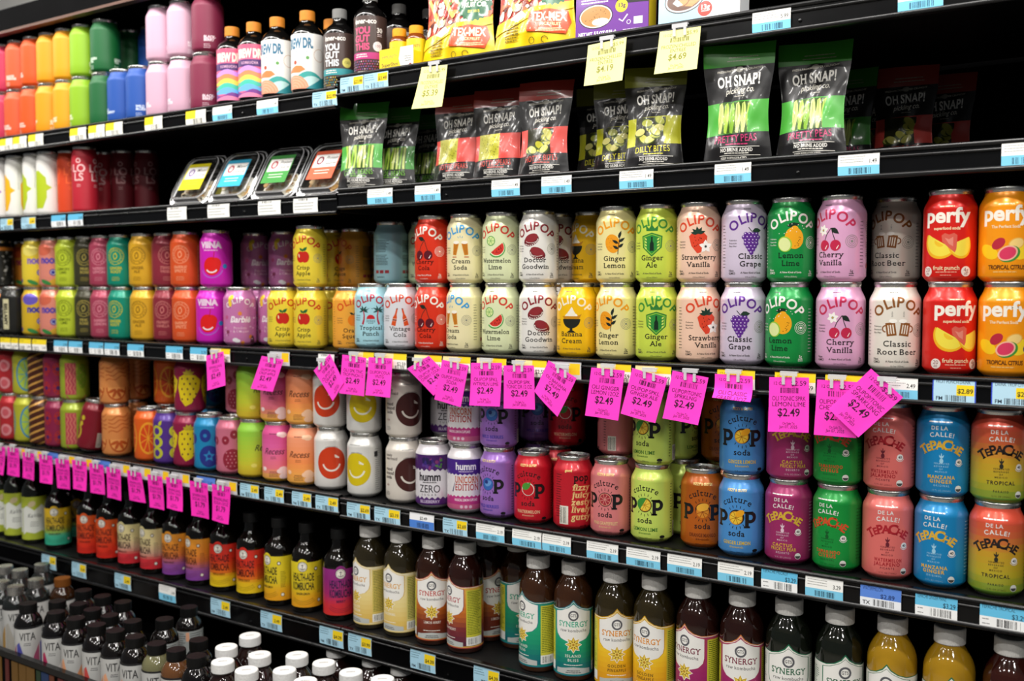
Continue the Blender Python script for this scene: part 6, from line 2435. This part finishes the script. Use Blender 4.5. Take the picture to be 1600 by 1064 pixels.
# ------------------------------------------------------------------ labels of the goods
from collections import defaultdict
byk = defaultdict(list)
ALL = ITEMS + BOT + WELL + SHOTS + FLATS
for e in ALL: byk[e['key']].append(e)
seen = {}
for k, L in byk.items():
    for e in L:
        ph = SKU[k][1]
        if e['note']: lab = ph + ', ' + e['note']
        elif len(L) == 1: lab = ph + ', on the ' + ROWN[e['row']] + ('' if e['row'] == 'F' else '')
        elif 'lid' not in [c.name.split('.')[0] for c in e['ob'].children] or e['key'].startswith('tr_'): lab = ph + ', in the front row'
        elif e['dy'] > .04: lab = ph + ', ' + ('upper' if e['lv'] else 'lower') + ' row, set back in shade'
        elif not e['lv'] and not [q for q in L if q['lv'] and math.hypot(q['x'] - e['x'], q['y'] - e['y']) < .03]: lab = ph + ', lower row, in front'
        else: lab = ph + ', ' + ('upper' if e['lv'] else 'lower') + ' of its stack'
        lab = lab.replace('on the bottom well', 'in the bottom well')
        e['ob']['label'] = lab
        if lab in seen: print('DUP LABEL', lab)
        if not 4 <= len(lab.split()) <= 16: print('LEN', len(lab.split()), lab)
        seen[lab] = 1

# ------------------------------------------------------------------ price tickets on the rails
_TK = {}


def near(row, x):
    L = [e for e in ALL if e['row'] == row and e['lv'] == 0 and e['dy'] < .06 and not e.get('auto')]
    return min(L, key=lambda e: abs(e['x'] - x))


TK = []


def tickets(row, lst, dz=0, h=.0295):
    for q in lst:
        x0, x1, st = q[0], q[1], q[2]
        price = q[3] if len(q) > 3 else '2.49'
        name = q[4] if len(q) > 4 else ''
        pc = (x0 + x1) / 2
        s = surf_z(row, XJ - .1 if pc < 531 else XJ + .1)
        zc = s - .017
        Y = Y0 - .0105
        xa, xb = x_at(x0, Y, zc), x_at(x1, Y, zc)
        TK.append([row, (xa + xb) / 2, xb - xa, st, price, name, s - .0022 - h + dz, h, Y])


tickets('A', [(-3, 17, 'wy'), (18, 39, 'wy'), (42, 65, 'wy'), (107, 132, 'wy'), (136, 161, 'wy'), (163, 189, 'wy'), (224, 251, 'wy'), (288, 319, 'wy'), (330, 360, 'wb'), (399, 432, 'wb'), (486, 524, 'by', '$22.99'), (529.5, 565.5, 'by', '$23.99'), (566.5, 604, 'by', '$3.49'), (1174, 1234, 'wb', '5.99'), (1402, 1473, 'wb', '5.49')])
tickets('B', [(-2, 18, 'by'), (31, 53, 'by'), (78, 100, 'bw', '3.99'), (104, 127, 'bw', '3.99'), (259, 289, 'w'), (322, 356, 'w'), (401, 436, 'w'), (456, 494, 'w'), (572, 611, 'wb', '1.49'), (646, 686, 'wb', '1.49'), (766, 810, 'wb', '1.49'), (844, 891, 'wb', '1.49'), (966, 1019, 'wb', '1.49'), (1115, 1172, 'wb', '1.49'), (1308, 1373, 'wb', '1.49'), (1564, 1630, 'wb', '1.49')])
tickets('C', [(-2, 14, 'yw'), (15, 26, 'yw'), (28, 46, 'yw'), (48, 70, 'yw'), (82, 103, 'bw', '2.79'), (105, 126, 'bw', '2.79'), (137, 159, 'bw', '2.79'), (161, 184, 'bw', '2.79'), (197, 222, 'bw', '2.79'), (257, 283, 'bw', '2.79'), (295, 321, 'bw', '2.79'), (327, 357, 'cw'), (419, 450, 'gy', '2.49'), (495, 520, 'w'), (545, 582, 'cw', '$2.59'), (588, 633, 'cw', '$2.59'), (645, 688, 'cw', '$2.59'), (690, 733, 'cw', '$2.59'), (743, 789, 'cw', '$2.59'), (803, 852, 'cw', '$2.59'), (857, 906, 'gy', '$2.49'), (931, 984, 'cw', '$2.59'), (991, 1047, 'cw', '$2.59'), (1119, 1178, 'yw', '$2.59'), (1209, 1273, 'yw', '$2.59'), (1288, 1350, 'yw', '$2.59'), (1368, 1433, 'wb', '2.49'), (1456, 1524, 'bl', '$2.89', 'FRUIT PUNCH DRINK'), (1548, 1618, 'bl', '$2.89', 'DRINK TROP CITRUS')])
tickets('D', [(-3, 17, 'gy'), (18, 40, 'gy'), (42, 65, 'gy'), (66, 89, 'rw'), (90.5, 115, 'gy'), (117, 142, 'gy'), (145, 170, 'rw'), (173, 201, 'gy'), (206, 234, 'gy'), (236.5, 262, 'gy'), (265.5, 294, 'gy'), (305, 334, 'rw'), (337, 368, 'gy'), (373, 402, 'by'), (411, 441, 'by'), (454, 484, 'by'), (491, 526, 'by'), (540, 576, 'by', '$2.69'), (583, 623, 'by', '$3.19'), (638, 676, 'wB', '$2.49'), (690, 728, 'by', '$2.69'), (742, 786, 'wb', '2.19'), (798.5, 844, 'wb', '2.19'), (845.5, 890, 'wb', '2.19'), (915, 964, 'wb', '2.19'), (977, 1030, 'wb', '2.19'), (1041, 1095, 'wb', '2.19'), (1120, 1176, 'wb', '2.19'), (1188, 1244.5, 'bw', '$3.29', 'TEPACHE PRICKLY'), (1257, 1316, 'wb', '3.29'), (1343, 1407, 'rw', '$2.89', 'WATERMELON'), (1429, 1495, 'bw', '$3.29', 'TEPACHE GINGER MANZ'), (1530, 1606, 'bw', '$3.29', 'TEPACHE TROPICAL')])
tickets('E', [(63, 85, 'by'), (110, 132, 'by'), (177, 202, 'by'), (246, 272, 'wb'), (327, 357, 'by'), (405, 438, 'by'), (497, 534, 'by', '$4.29'), (542, 578, 'by', '$3.99'), (639, 678, 'by', '$4.39'), (738, 778, 'by', '$4.39')], -.001, .034)
WIDE = {}
lab_t = defaultdict(list)
for i, (row, x, wd, st, price, name, z, h, Y) in enumerate(TK):
    t = link('price_ticket', None) if 0 else None
    b = MB()
    W = wd
    f = lambda s, zz: (Vector((s, -.0012 * (1 - (2 * zz / h - 1) ** 2), zz)), Vector((0, -1, 0)))
    sf = Surf([-W / 2, 0, W / 2], [h * k / 6 for k in range(7)], f)
    b.surf(sf, lin('f0f0ec'), 'paper_print')
    for k in range(6):
        q = [sf.N[0][k][0], sf.N[0][k + 1][0], sf.N[2][k + 1][0], sf.N[2][k][0]]
        b.face([p + Vector((0, .0007, 0)) for p in q], lin('d8d8d4'), 'paper_print')
    b.art(sf, ticket_art(st, W / K, h / K, price, name, i), 'paper_print', .00006)
    o = b.build('price_ticket')
    o.location = (x, Y + .0045, z)
    tag(o, None, 'price tag', 'price tickets on the %s edge' % ROWN[row])
    n = near(row, x)
    far = abs(n['x'] - x) > .12
    lab_t[(row, st, n['key'] if not far else None)].append((x, o, n))
for (row, st, k), L in lab_t.items():
    L.sort(key=lambda q: q[0])
    for i, (x, o, n) in enumerate(L):
        side = '' if len(L) == 1 else (('left', 'right')[i] if len(L) == 2 else ('leftmost', 'middle', 'rightmost')[i] if len(L) == 3 else ('first', 'second', 'third', 'fourth')[i]) + ' '
        if k: lab = '%s%s under the %s' % (side, TICKET[st], SKU[k][2])
        else: lab = '%s%s under the empty %s end of the %s' % (side, TICKET[st], 'right', ROWN[row])
        w_ = lab.split()
        if len(w_) > 16: lab = lab.replace('price ticket', 'ticket').replace(' with a ', ', ').replace('of round pickle slices', 'of round slices')
        if len(lab.split()) > 16: print('LEN', lab)
        o['label'] = lab
        if lab in seen: print('DUP', lab)
        seen[lab] = 1


# ------------------------------------------------------------------ hanging sale cards
def sale_art(name, price, was, light=False):
    ink = '3a1030' if not light else '8a8a3c'

    def go(w, h):
        a = Art()
        k = h / 60
        a.text(ink, '12 OZ', -w * .40, h * .86, 3.4 * k, al='l')
        a.text(ink, was, w * .44, h * .85, 5.2 * k, al='r')
        a.bars('2c0c24' if not light else '6a6a2c', -w * .21, h * .71, w * .46, h * .1, 24, len(name[0]))
        for i, t in enumerate(name): a.text(ink, t, 0, h * (.575 - .105 * i), 4.8 * k, fit=w * .84)
        a.text(ink, price, 0, h * .29, 8.4 * k, b=.012, fit=w * .56)
        a.text(ink, 'On Sale To', 0, h * .135, 2.8 * k, fit=w * .3)
        a.text(ink, 'Jan 07, 2025', 0, h * .07, 3.2 * k, fit=w * .44)
        return a
    return go


SALE = [
    ([(322, 556), (349, 549), (354, 602), (325, 610)], ['SPARKLING', 'SODA'], 'small pink sale tag under the magenta cherry can', 0),
    ([(409, 556), (443, 562), (427, 612), (392, 607)], ['OLIPOP SPK', 'CRISP APPLE'], 'tilted pink sale tag under the left yellow apple can', 0),
    ([(490, 579), (515, 553), (540, 598), (522, 626)], ['OLIPOP SPK', 'ORANGE'], 'steeply tilted pink sale tag at the shelf joint', 0),
    ([(535, 554), (572, 559), (569, 619), (531, 614)], ['OLI SPK TNC', 'TROP PNCH 12'], 'pink sale tag under the palm tree can', 1),
    ([(576, 558), (613, 560), (612, 621), (573, 617)], ['OLIPOP COLA', 'VNTG'], 'pink sale tag under the vintage cola can', 0),
    ([(636, 576), (670, 556), (707, 595), (679, 618)], ['OLIPOP SPK', 'CHERRY COLA'], 'twisted pink sale tag half covered by its right neighbour', 0),
    ([(691, 562), (732, 571), (721, 636), (679, 624)], ['OLIPOP CREAM', 'SODA'], 'pink sale tag printed cream soda, under the cream can', 2),
    ([(736, 567), (784, 567), (782, 635), (735, 633)], ['OLIPOP SPKL', 'WTRMLN LIME'], 'straight pink sale tag under the watermelon can', 0),
    ([(787, 571), (834, 571), (837, 640), (788, 638)], ['OLIPOP SPK', 'TONIC DR 12 OZ'], 'straight pink sale tag under the bottle cap can', 1),
    ([(857, 563), (901, 591), (872, 651), (836, 611)], ['OLI BANANA', 'CREAM'], 'diamond-tilted pink sale tag under the banana cream can', 2),
    ([(924, 574), (976, 579), (967, 657), (915, 649)], ['OLI GINGER', 'LEMON 12OZ'], 'pink sale tag printed ginger lemon', 0),
    ([(988, 575), (1043, 591), (1024, 661), (970, 646)], ['OLIPOP SPKL', 'GINGER ALE'], 'tilted pink sale tag printed ginger ale', 1),
    ([(1051, 579), (1107, 590), (1092, 664), (1037, 653)], ['OLIPOP/TONIC', 'SPRKLNG'], 'tilted pink sale tag under the strawberry can', 0),
    ([(1117, 584), (1176, 588), (1177, 627), (1117, 620)], ['OLI CLASSIC', 'GRAPE 12OZ'], 'short curled pink sale tag printed classic grape', 0),
    ([(1202, 589), (1264, 590), (1264, 676), (1201, 674)], ['OLI TONIC SPRK', 'LEMON LIME'], 'large straight pink sale tag printed lemon lime', 0),
    ([(1277, 593), (1340, 597), (1339, 684), (1272, 679)], ['OLIPOP/TONIC', 'CHERRY VAN'], 'pink sale tag under the cherry vanilla can, corner covered', 0),
    ([(1361, 576), (1411, 621), (1342, 683), (1296, 638)], ['OLIPOP/TONIC', 'SPARKLING'], 'large diamond-tilted pink sale tag under the root beer can', 3),
]
SMALL = [([(-8, 696), (8, 699), (9, 742), (-6, 739)], 'green citrus can'), ([(11, 698), (29, 701), (32, 745), (13, 741)], 'red and pink round can'), ([(35, 706), (53, 709), (55, 751), (38, 746)], 'lime can with blue wheel'), ([(60, 709), (81, 713), (85, 756), (65, 753)], 'gold-striped brown can'),
         ([(86, 716), (108, 719), (110, 765), (91, 762)], 'plum berry can'), ([(112, 718), (135, 722), (138, 767), (117, 763)], 'wavy red panel can'), ([(139, 723), (161, 727), (165, 773), (143, 769)], 'tilted dark red can'), ([(166, 729), (188, 734), (191, 782), (169, 777)], 'tan orange can'),
         ([(198, 734), (220, 739), (228, 786), (203, 781)], 'gap right of the tan orange can'), ([(230, 741), (253, 745), (259, 797), (236, 792)], 'orange slice can'), ([(259, 745), (284, 750), (288, 799), (263, 793)], 'violet ring can'), ([(296, 751), (324, 756), (328, 811), (301, 805)], 'burgundy strawberry can'), ([(331, 756), (360, 761), (359, 819), (333, 812)], 'navy berry can')]
YELS = [([(659, 105), (699, 101), (693, 167), (646, 171)], '$5.39', 'pale yellow sale tag reading $5.39 below the yellow food pouches'), ([(919, 71), (979, 58), (974, 126), (914, 135)], '$4.19', 'pale yellow sale tag reading $4.19 below the purple box'), ([(1031, 50), (1095, 41), (1090, 108), (1024, 117)], '$4.69', 'pale yellow sale tag reading $4.69 below the light blue box')]


def clip(t, sf, w, h, Y):
    """clear two-finger clip at the head of the card, reaching up to the rail"""
    b = MB()
    kw = min(.012, w * .22)
    top = [sf.pt(s, h, 0)[0] for s in (-w * .2, w * .2)]
    for s in (-.13, .13):
        p, n = sf.pt(w * s, h * .98, 0)
        b.box((p.x - .0022, p.y - .0022, p.z - .0085), (p.x + .0022, p.y - .0012, p.z + .0035), 'clear_clip')
    p = (top[0] + top[1]) / 2
    b.box((p.x - kw, p.y - .0022, p.z + .002), (p.x + kw, p.y - .0012, p.z + .008), 'clear_clip')
    b.box((p.x - kw, p.y - .0012, p.z + .006), (p.x + kw, p.y + .0034, p.z + .008), 'clear_clip')
    b.build('clip', t)


def hang(c, name, price, was, lab, k, col, group, light=False, dY=0):
    Y = Y0 - .0155 - .0022 * k + dY
    cl = R.uniform(.001, .006)
    curled = 'curled' in lab
    fn = sale_art(name, price, was, light)
    if curled:                      # rolled up: only the head of the print shows
        def fn(w, h, g=sale_art(name, price, was, light)):
            a = g(w, h * 1.95)
            a.sh = [([(x, z - h * .95 * K) for x, z in V], T, q) for V, T, q in a.sh]
            return a
    bb, o, w, h = card(c, Y, fn, col, 'card', curl=.004 if curled else cl, tip=.008 if curled else 0)
    t = thing('sale_tag', o)
    bb.build('card', t)
    sf, _, w, h = quad_surf(c, Y)
    clip(t, sf, w, h, Y)
    tag(t, lab, 'sale tag', group)
    if lab in seen: print('DUP', lab)
    seen[lab] = 1


for c, nm, lab, k in SALE: hang(c, nm, '$2.49', '$2.59', lab, k, 'ff3fc6', 'pink sale tags under the third shelf')
for i, (c, nm) in enumerate(SMALL): hang(c, ['SPARKLING', 'SODA 12OZ'], '$1.79', '$2.19', 'small pink sale tag hanging under the ' + nm, i % 2, 'f52cb4', 'pink sale tags under the fourth shelf')
for c, p, lab in YELS: hang(c, ['FROZEN/CHILLED', 'ENTREE'], p, '$5.99', lab, 0, 'f6f3a4', 'pale yellow sale tags under the top shelf', True)
